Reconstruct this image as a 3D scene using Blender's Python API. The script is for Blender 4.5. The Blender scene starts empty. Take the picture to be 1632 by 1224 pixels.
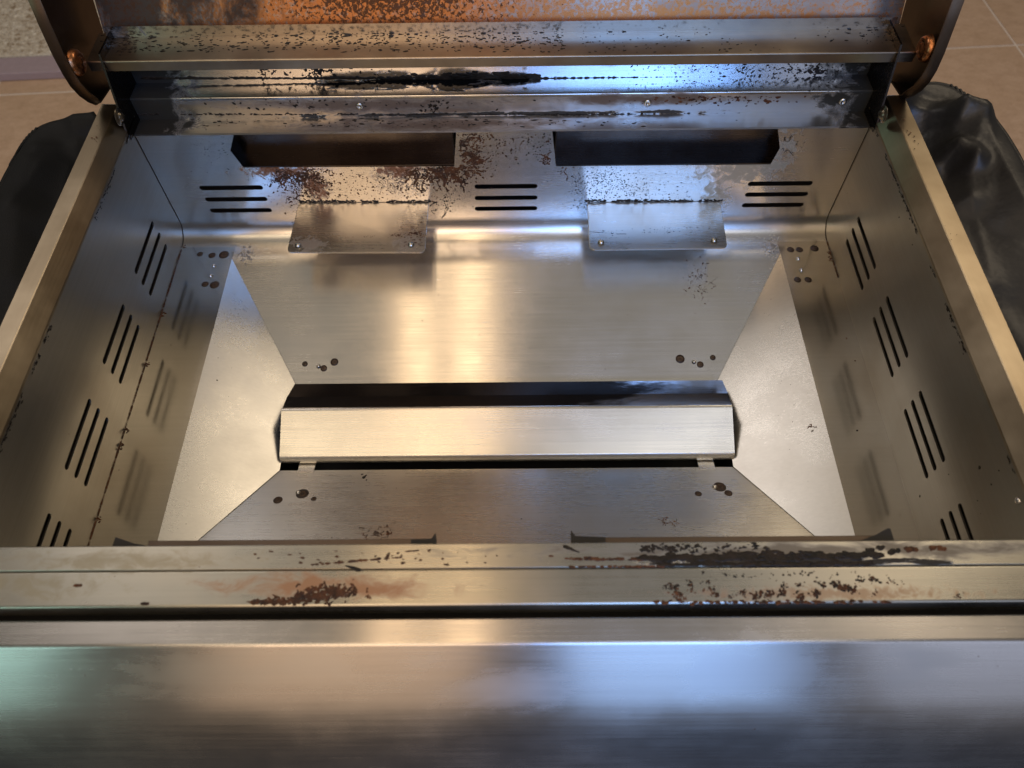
import bpy, bmesh, math, random
from mathutils import Vector, Matrix, noise
from mathutils.geometry import tessellate_polygon

random.seed(7)
SC = bpy.context.scene
S = 0.52                      # metres per working unit (camera height above the rim)

# ------------------------------------------------------------------ camera
R = Matrix(((0.99993925, 0.00868199, 0.00679083),
            (-0.00361416, 0.84029116, -0.54212333),
            (-0.01041299, 0.54206585, 0.84027149)))
cam_d = bpy.data.cameras.new('camera')
cam = bpy.data.objects.new('camera', cam_d)
SC.collection.objects.link(cam)
cam.matrix_world = Matrix.Translation((0, 0, S)) @ R.to_4x4()
cam_d.sensor_width = 36.0
cam_d.lens = 1200.0 / 1632.0 * 36.0
cam_d.clip_start = 0.02
cam_d.clip_end = 100.0
cam_d.dof.use_dof = True
cam_d.dof.focus_distance = 0.82
cam_d.dof.aperture_fstop = 7.0
SC.camera = cam

# ------------------------------------------------------------------ light
SC.view_settings.view_transform = 'Standard'
SC.view_settings.look = 'None'
SC.view_settings.exposure = 0.0
SC.view_settings.gamma = 1.0
w = bpy.data.worlds.new('World')
SC.world = w
w.use_nodes = True
w.node_tree.nodes['Background'].inputs[0].default_value = (1.0, 0.90, 0.76, 1)
w.node_tree.nodes['Background'].inputs[1].default_value = 0.11

def area(name, loc, target, sx, sy, watts, col):
    l = bpy.data.lights.new(name, 'AREA')
    l.shape = 'RECTANGLE'; l.size = sx; l.size_y = sy
    l.energy = watts; l.color = col
    o = bpy.data.objects.new(name, l)
    SC.collection.objects.link(o)
    d = Vector(target) - Vector(loc)
    o.rotation_euler = d.to_track_quat('-Z', 'Y').to_euler()
    o.location = loc
    return o
TGT = (0, 0.4, 0)
area('ceiling_glow', (0, 1.0, 2.4), (0, 1.0, 0), 3.6, 2.4, 4.5, (1.0, 0.91, 0.76))
area('ceiling_lamp', (-0.46, 0.35, 2.3), (-0.46, 0.35, 0), 0.11, 2.0, 2.5, (1.0, 0.68, 0.38))
area('ceiling_lamp', (-0.20, 0.35, 2.3), (-0.20, 0.35, 0), 0.11, 2.0, 3.0, (1.0, 0.68, 0.38))
area('wing_fill', (1.5, 1.9, 2.1), (0.2, 1.0, 0), 1.3, 0.9, 14, (1.0, 0.81, 0.58))  # added unseen fill that brightens the left hopper wing
area('wing_fill', (-1.5, 1.9, 2.1), (-0.4, 1.0, 0), 1.3, 0.9, 9.5, (1.0, 0.91, 0.86))  # added unseen fill that brightens the right hopper wing
area('baffle_fill', (-0.75, -0.75, 2.2), TGT, 1.3, 0.5, 5.5, (1.0, 0.80, 0.54))  # added unseen fill for the baffle front, warm half
area('baffle_fill', (0.62, -0.75, 2.2), TGT, 1.2, 0.5, 4.5, (0.95, 0.94, 0.92))  # added unseen fill for the baffle front, cooler half
area('warm_fill', (-0.85, -2.9, 1.7), (-.85, 0, 1.2), 1.3, 2.9, 12, (1.0, 0.68, 0.44))  # added unseen warm fill for the lid interior and control panel
area('window_light', (0.72, -2.8, 1.75), (.7, 0, 1.2), 1.0, 3.0, 24, (0.32, 0.54, 1.0))
area('window_light', (0.75, -2.7, 2.9), (.5, .5, 0), 1.3, 1.1, 40, (0.15, 0.38, 1.0))
area('warm_fill', (-0.9, -2.7, 2.9), (-.5, .5, 0), 1.7, 1.1, 18, (1.0, 0.70, 0.46))  # added unseen warm fill, high up, for the back wall
area('window_light', (2.0, -2.5, 1.5), (2.0, 0, 1.2), 1.1, 2.4, 10, (0.58, 0.68, 0.95))
area('window_light', (-2.4, -2.4, 1.2), TGT, 0.9, 1.4, 10, (0.50, 0.90, 0.85))

# the render settings that belong to the scene
SC.cycles.use_denoising = True
SC.cycles.max_bounces = 10
SC.cycles.glossy_bounces = 8
SC.cycles.sample_clamp_indirect = 6.0
SC.cycles.caustics_reflective = True

# ------------------------------------------------------------------ photo geometry helpers
def ray(u, v):
    return R @ Vector(((u - 816) / 1200.0, -(v - 612) / 1200.0, -1.0))
CP = Vector((0, 0, 1.0))
def onx(u, v, x): d = ray(u, v); return CP + d * (x / d.x)
def ony(u, v, y): d = ray(u, v); return CP + d * (y / d.y)
def onz(u, v, z): d = ray(u, v); return CP + d * ((z - 1.0) / d.z)
def onp(u, v, p, n):
    d = ray(u, v); n = Vector(n)
    return CP + d * ((Vector(p) - CP).dot(n) / d.dot(n))

# ------------------------------------------------------------------ node helpers
class NT:
    def __init__(s, name):
        s.m = bpy.data.materials.new(name); s.m.use_nodes = True
        s.t = s.m.node_tree; s.N = s.t.nodes; s.L = s.t.links
        s.b = s.N['Principled BSDF']
        s.tc = s.N.new('ShaderNodeTexCoord').outputs['Object']
    def lk(s, a, b):
        if isinstance(a, (int, float)): b.default_value = a
        elif isinstance(a, (tuple, list)):
            v = list(a)
            if len(b.default_value) == 4 and len(v) == 3: v.append(1)
            b.default_value = v
        else: s.L.new(a, b)
    def math(s, op, a, b=0.0, c=0.0, clamp=False):
        n = s.N.new('ShaderNodeMath'); n.operation = op; n.use_clamp = clamp
        s.lk(a, n.inputs[0]); s.lk(b, n.inputs[1]); s.lk(c, n.inputs[2])
        return n.outputs[0]
    def vm(s, op, a, b):
        n = s.N.new('ShaderNodeVectorMath'); n.operation = op
        s.lk(a, n.inputs[0]); s.lk(b, n.inputs[1])
        return n.outputs['Value'] if op in ('LENGTH', 'DOT_PRODUCT', 'DISTANCE') else n.outputs[0]
    def noise(s, scale=(1, 1, 1), sc=1.0, det=3.0, rough=0.55, dist=0.0, off=(0, 0, 0)):
        m = s.N.new('ShaderNodeMapping'); m.inputs['Scale'].default_value = scale
        m.inputs['Location'].default_value = off
        s.L.new(s.tc, m.inputs['Vector'])
        n = s.N.new('ShaderNodeTexNoise'); s.L.new(m.outputs[0], n.inputs['Vector'])
        n.inputs['Scale'].default_value = sc; n.inputs['Detail'].default_value = det
        n.inputs['Roughness'].default_value = rough; n.inputs['Distortion'].default_value = dist
        return n.outputs['Fac']
    def voro(s, scale=(1, 1, 1), sc=1.0, feat='F1'):
        m = s.N.new('ShaderNodeMapping'); m.inputs['Scale'].default_value = scale
        s.L.new(s.tc, m.inputs['Vector'])
        n = s.N.new('ShaderNodeTexVoronoi'); n.feature = feat
        s.L.new(m.outputs[0], n.inputs['Vector']); n.inputs['Scale'].default_value = sc
        return n.outputs['Distance']
    def mr(s, x, a, b, c=0.0, d=1.0, smooth=False):
        n = s.N.new('ShaderNodeMapRange')
        if smooth: n.interpolation_type = 'SMOOTHSTEP'
        s.lk(x, n.inputs['Value'])
        for k, val in zip((1, 2, 3, 4), (a, b, c, d)): n.inputs[k].default_value = val
        return n.outputs[0]
    def mix(s, f, a, b):
        n = s.N.new('ShaderNodeMix'); n.data_type = 'RGBA'
        s.lk(f, n.inputs[0]); s.lk(a, n.inputs[6]); s.lk(b, n.inputs[7])
        return n.outputs[2]
    def mixf(s, f, a, b):
        n = s.N.new('ShaderNodeMix'); n.data_type = 'FLOAT'
        s.lk(f, n.inputs[0]); s.lk(a, n.inputs[2]); s.lk(b, n.inputs[3])
        return n.outputs[0]
    def ell(s, c, r):
        """1 at c (working units) falling to 0 on the ellipsoid of radii r, negative outside."""
        a = s.vm('SUBTRACT', s.tc, tuple(x * S for x in c))
        a = s.vm('MULTIPLY', a, tuple(1.0 / (x * S) for x in r))
        return s.math('SUBTRACT', 1.0, s.vm('LENGTH', a, (0, 0, 0)))
    def ells(s, lst):
        out = None
        for c, r in lst:
            e = s.ell(c, r)
            out = e if out is None else s.math('MAXIMUM', out, e)
        return out
    def set(s, k, v): s.lk(v, s.b.inputs[k])

BRUSH = {'X': (0.012, 1, 1), 'Y': (1, 0.012, 1), 'Z': (1, 1, 0.012)}
def steel(name, brush='X', base=(0.60, 0.575, 0.535), rough=0.27, aniso=0.6, wave=0.0006, stains=(), dirt=0.25,
          tint=None, tangent=None):
    """brushed stainless; stains: dicts(ells, col, kind, scale, amt)"""
    n = NT(name)
    br = n.noise(BRUSH[brush], 900, 1, 0.5)
    br2 = n.noise(BRUSH[brush], 420, 2, 0.5)
    cloud = n.noise((1, 1, 1), 9, 4, 0.6)
    smear = n.noise((1, 1, 1), 40, 5, 0.65, 0.8)
    col = n.mix(n.mr(br2, .3, .7), tuple(c * 0.965 for c in base), tuple(min(1, c * 1.03) for c in base))
    heat = tint or (0.60, 0.50, 0.36)
    col = n.mix(n.mr(cloud, .45, .75, 0, dirt), col, heat)
    r = n.math('ADD', n.mr(br, .3, .7, rough - 0.02, rough + 0.02), n.mr(cloud, .35, .7, -0.03, 0.05))
    r = n.math('ADD', r, n.mr(smear, .4, .75, 0.0, 0.06 * dirt))
    spec = 0.5
    hgt = n.math('MULTIPLY', br2, 0.0000012)
    hgt = n.math('ADD', hgt, n.math('MULTIPLY', n.noise((1, 1, 1), 5.0, 1, 0.4), wave))
    # sparse tiny specks everywhere
    sp = n.mr(n.voro((1, 1, 1), 75), .045, .03)
    gate = n.mr(n.noise((1, 1, 1), 23, 2), .56, .60)
    sp = n.math('MULTIPLY', sp, gate)
    col = n.mix(sp, col, (0.09, 0.05, 0.03)); 
    mt = n.math('SUBTRACT', 1.0, sp)
    for st in stains:
        e = n.ells(st['ells'])
        k = st.get('kind', 'film')
        sc = st.get('scale', 120); str_ = st.get('stretch', (1, 1, 1))
        amt = st.get('amt', 0.9)
        if k == 'film':      # soft irregular discolouring
            f = n.math('ADD', e, n.mr(n.noise(str_, sc, 6, 0.68, 0.6), .3, .7, -st.get('ragged', .6), st.get('ragged', .6)))
            f = n.mr(f, st.get('lo', 0.0), st.get('hi', .8), 0, amt, True)
        elif k == 'crust':   # sharp ragged islands
            f = n.math('ADD', n.mr(e, -0.4, 1, -.3, st.get('fill', .32)), n.noise(str_, sc, 6, 0.7, 0.5))
            f = n.mr(f, .60, .64, 0, amt)
        elif k == 'veins':   # dendritic threads
            d = n.noise(str_, sc, 5, 0.62, 2.2)
            d = n.math('ABSOLUTE', n.math('SUBTRACT', d, 0.5))
            g = n.mr(e, 0, 1, -0.012, st.get('fill', .05))
            f = n.mr(n.math('SUBTRACT', d, g), 0.004, -0.004, 0, amt)
        col = n.mix(f, col, st['col'])
        keep = st.get('metal', 0.15)
        mt = n.math('MULTIPLY', mt, n.math('SUBTRACT', 1.0, n.math('MULTIPLY', f, 1 - keep)))
        r = n.mixf(f, r, st.get('rough', 0.5))
        spec = n.mixf(f, spec, st.get('spec', .2))
        if k != 'film': hgt = n.math('ADD', hgt, n.math('MULTIPLY', f, 0.00022))
    n.set('Base Color', col); n.set('Metallic', mt); n.set('Roughness', r); n.set('Specular IOR Level', spec)
    n.b.inputs['Anisotropic'].default_value = aniso
    tv = {'X': (1, 0, 0), 'Y': (0, 1, 0), 'Z': (0, 0, 1)}[brush]
    cx = n.N.new('ShaderNodeCombineXYZ')
    for i in range(3): cx.inputs[i].default_value = tv[i]
    n.b.inputs['Anisotropic Rotation'].default_value = 0.25
    n.L.new(cx.outputs[0], n.b.inputs['Tangent'])
    bp = n.N.new('ShaderNodeBump'); bp.inputs['Strength'].default_value = 1.0
    bp.inputs['Distance'].default_value = 1.0
    n.lk(hgt, bp.inputs['Height']); n.L.new(bp.outputs[0], n.b.inputs['Normal'])
    return n.m

def plain(name, col, rough=0.5, metal=0.0, var=0.15, sc=60, bump=0.0):
    n = NT(name)
    f = n.noise((1, 1, 1), sc, 5, 0.6)
    n.set('Base Color', n.mix(n.mr(f, .3, .7), tuple(c * (1 - var) for c in col), tuple(c * (1 + var) for c in col)))
    n.set('Roughness', n.mr(f, .3, .7, rough - .06, rough + .06)); n.set('Metallic', metal)
    if bump:
        bp = n.N.new('ShaderNodeBump'); bp.inputs['Distance'].default_value = bump
        n.lk(f, bp.inputs['Height']); n.L.new(bp.outputs[0], n.b.inputs['Normal'])
    return n.m

# ------------------------------------------------------------------ object helpers
def tag(o, label=None, cat=None, group=None, kind=None):
    if label: o['label'] = label
    if cat: o['category'] = cat
    if group: o['group'] = group
    if kind: o['kind'] = kind
    return o
def thing(name, loc, label, cat, group=None):
    o = bpy.data.objects.new(name, None); SC.collection.objects.link(o)
    o.empty_display_size = 0.05
    o.location = loc
    return tag(o, label, cat, group)
def world_loc(o):
    v = Vector(o.location)
    return v
def link(o, parent):
    SC.collection.objects.link(o)
    if parent is not None:
        o.parent = parent
        if parent.type == 'EMPTY':
            o.matrix_parent_inverse = Matrix.Translation(parent.location).inverted()
    return o
def mk(name, verts, faces, mat, parent=None, smooth=False, thick=0.0, bevel=0.0, off=-1.0, scale=True, kind=None):
    me = bpy.data.meshes.new(name)
    k = S if scale else 1.0
    me.from_pydata([tuple(c * k for c in v) for v in verts], [], faces)
    me.validate(); me.update()
    if smooth:
        me.shade_smooth()
    me.materials.append(mat)
    o = bpy.data.objects.new(name, me)
    link(o, parent)
    if thick:
        md = o.modifiers.new('solid', 'SOLIDIFY'); md.thickness = thick * S; md.offset = off
        md.use_even_offset = True
    if bevel:
        md = o.modifiers.new('bevel', 'BEVEL'); md.width = bevel * S; md.segments = 2
        md.limit_method = 'ANGLE'; md.angle_limit = math.radians(25)
        md.harden_normals = False
    if kind: o['kind'] = kind
    return o
def box_vf(x0, x1, y0, y1, z0, z1):
    v = [(x, y, z) for x in (x0, x1) for y in (y0, y1) for z in (z0, z1)]
    f = [(0, 1, 3, 2), (4, 6, 7, 5), (0, 4, 5, 1), (2, 3, 7, 6), (0, 2, 6, 4), (1, 5, 7, 3)]
    return v, f
def box(name, x0, x1, y0, y1, z0, z1, mat, parent, bevel=0.0015, kind=None):
    v, f = box_vf(x0, x1, y0, y1, z0, z1)
    return mk(name, v, f, mat, parent, bevel=bevel, kind=kind)
def extrude_profile(prof, x0, x1, nx=1):
    """open (y,z) polyline swept along x"""
    v = []; f = []
    n = len(prof)
    for i in range(nx + 1):
        x = x0 + (x1 - x0) * i / nx
        v += [(x, p[0], p[1]) for p in prof]
    for i in range(nx):
        for j in range(n - 1):
            a = i * n + j
            f.append((a, a + 1, a + n + 1, a + n))
    return v, f
def arc(c, r, a0, a1, n=12):
    return [(c[0] + r * math.cos(math.radians(a0 + (a1 - a0) * i / n)),
             c[1] + r * math.sin(math.radians(a0 + (a1 - a0) * i / n))) for i in range(n + 1)]
def panel_holes(outline, holes, to3):
    """2-D outline with holes -> verts, faces (triangles), to3 maps 2-D to 3-D"""
    loops = [[Vector((p[0], p[1], 0)) for p in outline]] + [[Vector((p[0], p[1], 0)) for p in h] for h in holes]
    flat = [p for l in loops for p in l]
    tris = tessellate_polygon(loops)
    return [to3(p.x, p.y) for p in flat], [tuple(t) for t in tris]
def stadium(a, b, r, n=7):
    """2-D capsule loop from a to b"""
    ax, ay = a; bx, by = b
    ang = math.atan2(by - ay, bx - ax)
    out = []
    for i in range(n + 1):
        t = ang - math.pi / 2 + math.pi * i / n
        out.append((bx + r * math.cos(t), by + r * math.sin(t)))
    for i in range(n + 1):
        t = ang + math.pi / 2 + math.pi * i / n
        out.append((ax + r * math.cos(t), ay + r * math.sin(t)))
    return out
def lathe(name, prof, origin, axis, mat, parent, n=20, kind=None):
    """prof: (radius, height) list; axis = direction of height"""
    az = Vector(axis).normalized()
    t = az.orthogonal().normalized(); b = az.cross(t)
    o = Vector(origin); v = []; f = []
    for i in range(n):
        a = 2 * math.pi * i / n
        d = t * math.cos(a) + b * math.sin(a)
        for r, h in prof: v.append(tuple(o + d * r + az * h))
    m = len(prof)
    for i in range(n):
        for j in range(m - 1):
            a = i * m + j; c = ((i + 1) % n) * m + j
            f.append((a, c, c + 1, a + 1))
    return mk(name, v, f, mat, parent, smooth=True, kind=kind)

# ------------------------------------------------------------------ key dimensions (working units)
XL, XR = -0.812, 0.752          # firebox side walls
RLi, RLo, RRi, RRo = -0.833, -0.867, 0.775, 0.811
YB = 1.32                       # back wall
ZL = -0.35                      # side ledges
X1, X2 = -0.682, 0.632          # hopper mouth
YF = 0.44                       # hopper front edge
SX0, SX1, SY0, SY1, SZ = -0.507, 0.457, 0.715, 0.933, -0.440   # grease slot
ZFLOOR = -1.75

# ------------------------------------------------------------------ materials
RUST = (0.16, 0.055, 0.018); CHAR = (0.012, 0.009, 0.007); OIL = (0.05, 0.022, 0.010); YEL = (0.22, 0.15, 0.05)
M = {}
M['steel_back'] = steel('brushed_steel_back', 'X', rough=0.23, aniso=.8, base=(.66, .64, .61), dirt=.08, wave=.0003, stains=[
    dict(ells=[((-.22, YB, -.11), (.075, .2, .09)), ((-.46, YB, -.20), (.05, .2, .06)), ((-.25, YB, -.18), (.10, .2, .07)), ((-.55, YB, -.15), (.04, .2, .05))],
         col=(.07,.025,.01), kind='veins', scale=90, fill=.05, amt=.8),
    dict(ells=[((-.205, YB, -.10), (.05, .2, .07)), ((-.26, YB, -.155), (.07, .2, .03)), ((-.53, YB, -.155), (.10, .2, .025)), ((-.46, YB, -.2), (.035, .2, .06))],
         col=(0.24, 0.085, 0.025), metal=.6, kind='film', scale=150, amt=.85, lo=.1, hi=.7, ragged=.7),
    dict(ells=[((.56, YB, -.13), (.07, .2, .08)), ((.50, YB, -.17), (.12, .2, .05)), ((.47, YB, -.25), (.05, .2, .06))],
         col=(0.24, 0.19, 0.09), kind='film', scale=110, amt=.6, lo=.1, hi=.9, ragged=.8),
    dict(ells=[((-.65, 1.25, -.35), (.05, .08, .04)), ((.62, 1.25, -.35), (.06, .09, .05))],
         col=(0.10, 0.085, 0.06), kind='crust', scale=240, fill=.16, amt=.7),
])
M['steel_slope'] = steel('brushed_steel_slope', 'X', rough=0.27, aniso=.85, base=(.55, .53, .49), dirt=.08, wave=.0003, stains=[
    dict(ells=[((-.25, .47, -.36), (.12, .05, .1)), ((.22, .48, -.36), (.14, .05, .1))], col=(.30, .19, .10), kind='film', scale=70, amt=.6, lo=0, hi=1, metal=.8)])
M['steel_wing'] = steel('brushed_steel_wing', 'X', rough=0.28, aniso=.75, base=(.57, .55, .51), dirt=.06, wave=.0004)
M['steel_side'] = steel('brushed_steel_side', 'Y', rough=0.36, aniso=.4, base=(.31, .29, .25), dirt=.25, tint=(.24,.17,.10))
M['steel_ledge'] = steel('polished_ledge_steel', 'X', rough=0.18, aniso=.4, base=(.46, .435, .39), dirt=.2, wave=.001)
M['steel_rail'] = steel('brushed_rail_steel', 'Y', rough=0.32, aniso=.4, base=(.27, .215, .145), dirt=.5)
M['steel_baffle'] = steel('brushed_baffle_steel', 'X', rough=0.25, aniso=.6, base=(.74, .71, .66), dirt=.1)
M['baffle_dark_reflection'] = steel('dark_reflection_baffle_steel', 'X', rough=0.10, aniso=.2, base=(.50, .50, .53), dirt=.1, stains=[  # dark film on the left paints in the reflection of the dark lid
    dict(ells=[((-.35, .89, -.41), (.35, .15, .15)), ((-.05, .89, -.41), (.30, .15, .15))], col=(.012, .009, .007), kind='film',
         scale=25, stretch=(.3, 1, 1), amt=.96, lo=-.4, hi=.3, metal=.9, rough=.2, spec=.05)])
M['steel_front'] = steel('front_rim_steel', 'X', rough=0.28, aniso=.8, base=(.42, .40, .345), dirt=.25, stains=[
    dict(ells=[((.36, .352, 0), (.40, .012, .05))], col=CHAR, kind='crust', scale=70, stretch=(.25, 1, 1), fill=.34, amt=.95),
    dict(ells=[((.38, .368, 0), (.42, .016, .05))], col=(.10, .07, .035), kind='film', scale=70, stretch=(.3, 1, 1), amt=.75, lo=.0, hi=.8),
    dict(ells=[((-.28, .325, 0), (.17, .022, .05)), ((-.20, .318, 0), (.10, .02, .05))], col=(.30, .135, .055), kind='film', scale=60, stretch=(.6, 1, 1), amt=.75, lo=.0, hi=.9, metal=.8),
    dict(ells=[((.41, .308, 0), (.26, .014, .05))], col=(.30, .16, .06), kind='film', scale=150, amt=.6, lo=.1, hi=.9, metal=.8),
    dict(ells=[((-.74, .325, 0), (.22, .03, .05)), ((-.55, .36, 0), (.25, .02, .05))], col=(.26, .20, .08), kind='film', scale=90, stretch=(.6, 1, 1), amt=.5, lo=.0, hi=1.0),
])
M['steel_panel'] = steel('control_panel_steel', 'X', rough=0.25, aniso=.88, base=(.52, .49, .46), dirt=.05, stains=[
    dict(ells=[((.30, .215, -.03), (.16, .06, .05)), ((-.35, .22, -.03), (.3, .05, .06)), ((.52, .22, -.03), (.07, .05, .05)), ((-.02, .20, -.05), (.12, .04, .05))], col=(.50, .48, .455), kind='film', scale=22, stretch=(.5, 1, 1), amt=.6, lo=.0, hi=1.0, metal=1.0, rough=.40)])
M['steel_trough'] = steel('greasy_polished_steel', 'X', rough=0.15, aniso=.15, base=(.55, .54, .53), dirt=.3, stains=[
    dict(ells=[((-.13, 1.425, .0), (.20, .06, .016)), ((0.0, 1.425, .0), (.06, .06, .012)), ((-.30, 1.425, .0), (.2, .06, .006))], col=(.006, .006, .006), kind='crust', scale=60, stretch=(.3, 1, 1), fill=.42, amt=1.0, rough=.12),
    dict(ells=[((-.80, 1.40, .0), (.11, .2, .12)), ((.78, 1.40, .0), (.12, .2, .12)), ((.68, 1.368, -.02), (.05, .05, .02))], col=(.012, .011, .008), kind='film', scale=45, amt=.95, lo=-.1, hi=.4, rough=.2, ragged=.5),
    dict(ells=[((0, 1.368, -.051), (.85, .012, .010))], col=CHAR, kind='crust', scale=90, stretch=(.3, 1, 1), fill=.30, amt=.9),
    dict(ells=[((.28, 1.368, -.012), (.22, .02, .016)), ((-.3, 1.368, -.02), (.3, .02, .02)), ((-.15, 1.34, -.051), (.3, .03, .02))], col=(.10, .05, .025), kind='film', scale=60, stretch=(.4, 1, 1), amt=.75, lo=0, hi=.9),
])
M['steel_strip'] = steel('stained_strip_steel', 'X', rough=0.30, aniso=.4, base=(.46, .43, .40), dirt=.4, stains=[
    dict(ells=[((-.80, 1.35, -.03), (.11, .2, .12)), ((.78, 1.35, -.03), (.10, .2, .12)), ((.68, 1.368, -.02), (.05, .05, .02))], col=(.012, .011, .008), kind='film', scale=45, amt=.95, lo=-.1, hi=.4, rough=.2, ragged=.5),
    dict(ells=[((.28, 1.368, -.012), (.22, .02, .016)), ((-.3, 1.368, -.02), (.3, .02, .02)), ((-.15, 1.34, -.051), (.3, .03, .02))], col=(.10, .05, .025), kind='film', scale=60, stretch=(.4, 1, 1), amt=.8, lo=-.2, hi=.8),
    dict(ells=[((0, 1.368, -.046), (.85, .012, .010))], col=CHAR, kind='crust', scale=90, stretch=(.3, 1, 1), fill=.30, amt=.9)])
M['steel_lip'] = steel('lid_lip_steel', 'X', rough=0.33, aniso=.4, base=(.30, .24, .18), dirt=.6)
M['recess'] = steel('dark_recess_steel', 'X', rough=0.25, aniso=.2, base=(.085, .072, .065), dirt=.6, tint=(.03, .016, .01))  # one dark base, mottled with a darker brown tint
M['lid_in'] = steel('rust_filmed_lid_steel', 'X', rough=0.26, aniso=.1, base=(.34, .28, .24), dirt=.7, tint=(.24, .12, .05), wave=.0006, stains=[
    dict(ells=[((-.30, 1.48, .15), (.60, .3, .3)), ((.2, 1.44, .11), (.6, .1, .05))], col=(.46, .165, .04), kind='film', scale=230, amt=.9, lo=-.2, hi=.8, ragged=1.0, metal=.8, rough=.27),
    dict(ells=[((-.25, 1.48, .2), (.5, .3, .3))], col=(.05, .016, .006), kind='crust', scale=260, fill=.20, amt=.85, rough=.3),
    dict(ells=[((-.80, 1.48, .2), (.28, .3, .4))], col=(.02, .014, .010), kind='film', scale=20, amt=.9, lo=-.2, hi=.6),
])
M['lid_end'] = steel('smoked_lid_end_steel', 'Z', rough=0.34, aniso=.2, base=(.085, .055, .035), dirt=.5, tint=(.05, .03, .015))
M['lid_flange'] = steel('smoked_lid_flange_steel', 'Z', rough=0.36, aniso=.2, base=(.12, .08, .052), dirt=.6, tint=(.07, .04, .022))
M['copper'] = plain('copper_glint_metal', (.38, .16, .07), .28, 1.0, .3, 50)
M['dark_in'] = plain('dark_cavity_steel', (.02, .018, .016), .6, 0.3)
M['bolt'] = plain('bare_bolt_steel', (.62, .60, .56), .25, 1.0, .15, 200)
M['dull_bolt'] = plain('oily_bolt_steel', (.20, .17, .13), .3, 1.0, .3, 200)
def crud(name, a, b, rough, spec):
    n = NT(name); f = n.noise((1, 1, 1), 260, 5, .7); f2 = n.noise((1, 1, 1), 60, 3, .6)
    n.set('Base Color', n.mix(n.mr(n.math('ADD', n.math('MULTIPLY', f, .5), n.math('MULTIPLY', f2, .5)), .40, .60), a, b))
    n.set('Roughness', n.mr(f, .3, .7, rough - .12, rough + .12)); n.set('Specular IOR Level', spec)
    bp = n.N.new('ShaderNodeBump'); bp.inputs['Distance'].default_value = .0006; n.lk(f, bp.inputs['Height']); n.L.new(bp.outputs[0], n.b.inputs['Normal'])
    return n.m
M['char'] = crud('burnt_grease', (.004, .003, .002), (.022, .013, .008), .42, .3)
M['rust'] = crud('baked_brown_grease', (.018, .007, .003), (.12, .040, .011), .42, .3)
M['heat_ring'] = plain('brown_heat_ring', (.16, .085, .035), .40, .35, .35, 500)

# ================================================================== GROUND
def rot2(x, y, a): return x * math.cos(a) - y * math.sin(a), x * math.sin(a) + y * math.cos(a)
A = math.radians(3.5); GX, GY = 3.035, 4.18; TS = 1.218
n = NT('grout'); f = n.noise((1, 1, 1), 90, 4); n.set('Base Color', n.mix(f, (.74, .62, .48), (.82, .72, .58))); n.set('Roughness', .85)
M['grout'] = n.m
gr = mk('ground', [(-14, -10, ZFLOOR), (14, -10, ZFLOOR), (14, 16, ZFLOOR), (-14, 16, ZFLOOR)], [(0, 1, 2, 3)], M['grout'])
gr['kind'] = 'structure'
n = NT('floor_tile')
f1 = n.noise((1, 1, 1), 4.5, 6, .65); f2 = n.noise((1, 1.6, 1), 20, 8, .78); f3 = n.noise((1, 1, 1), 120, 4, .7)
c = n.mix(n.mr(f1, .3, .7), (.56, .37, .215), (.66, .455, .29)); c = n.mix(n.mr(f2, .42, .64, 0, .85), c, (.48, .31, .18))
c = n.mix(n.mr(f3, .5, .75, 0, .35), c, (.66, .48, .33))
n.set('Base Color', c); n.set('Roughness', n.mr(f2, .3, .7, .42, .58)); 
bp = n.N.new('ShaderNodeBump'); bp.inputs['Distance'].default_value = .0008; n.lk(f2, bp.inputs['Height']); n.L.new(bp.outputs[0], n.b.inputs['Normal'])
M['tile'] = n.m
g = 0.0075
tile_me = None
for i in range(-8, 3):
    for j in range(-4, 3):
        cxy = []
        x0, x1, y0, y1 = i * TS + g, (i + 1) * TS - g, j * TS + g, (j + 1) * TS - g
        mx, my = rot2((x0 + x1) / 2, (y0 + y1) / 2, A)
        wx, wy = GX + mx, GY + my
        if wy > 8.5 or wy < -1: continue
        if tile_me is None:
            h = TS / 2 - g
            v, fc = box_vf(-h, h, -h, h, 0.001, 0.0045)
            o = mk('tile', v, fc, M['tile'], gr, bevel=.004)
            tile_me = o.data
        else:
            o = bpy.data.objects.new('tile', tile_me); SC.collection.objects.link(o); o.parent = gr
            md = o.modifiers.new('bevel', 'BEVEL'); md.width = .002; md.segments = 2; md.limit_method = 'ANGLE'
        # the paved strip and the pebble slab lie on top at the far left
        o.location = (wx * S, wy * S, (ZFLOOR + random.uniform(-.0006, .0006)) * S)
        o.rotation_euler = (0, 0, A + (math.pi if (i + j) % 2 else 0))
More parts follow.
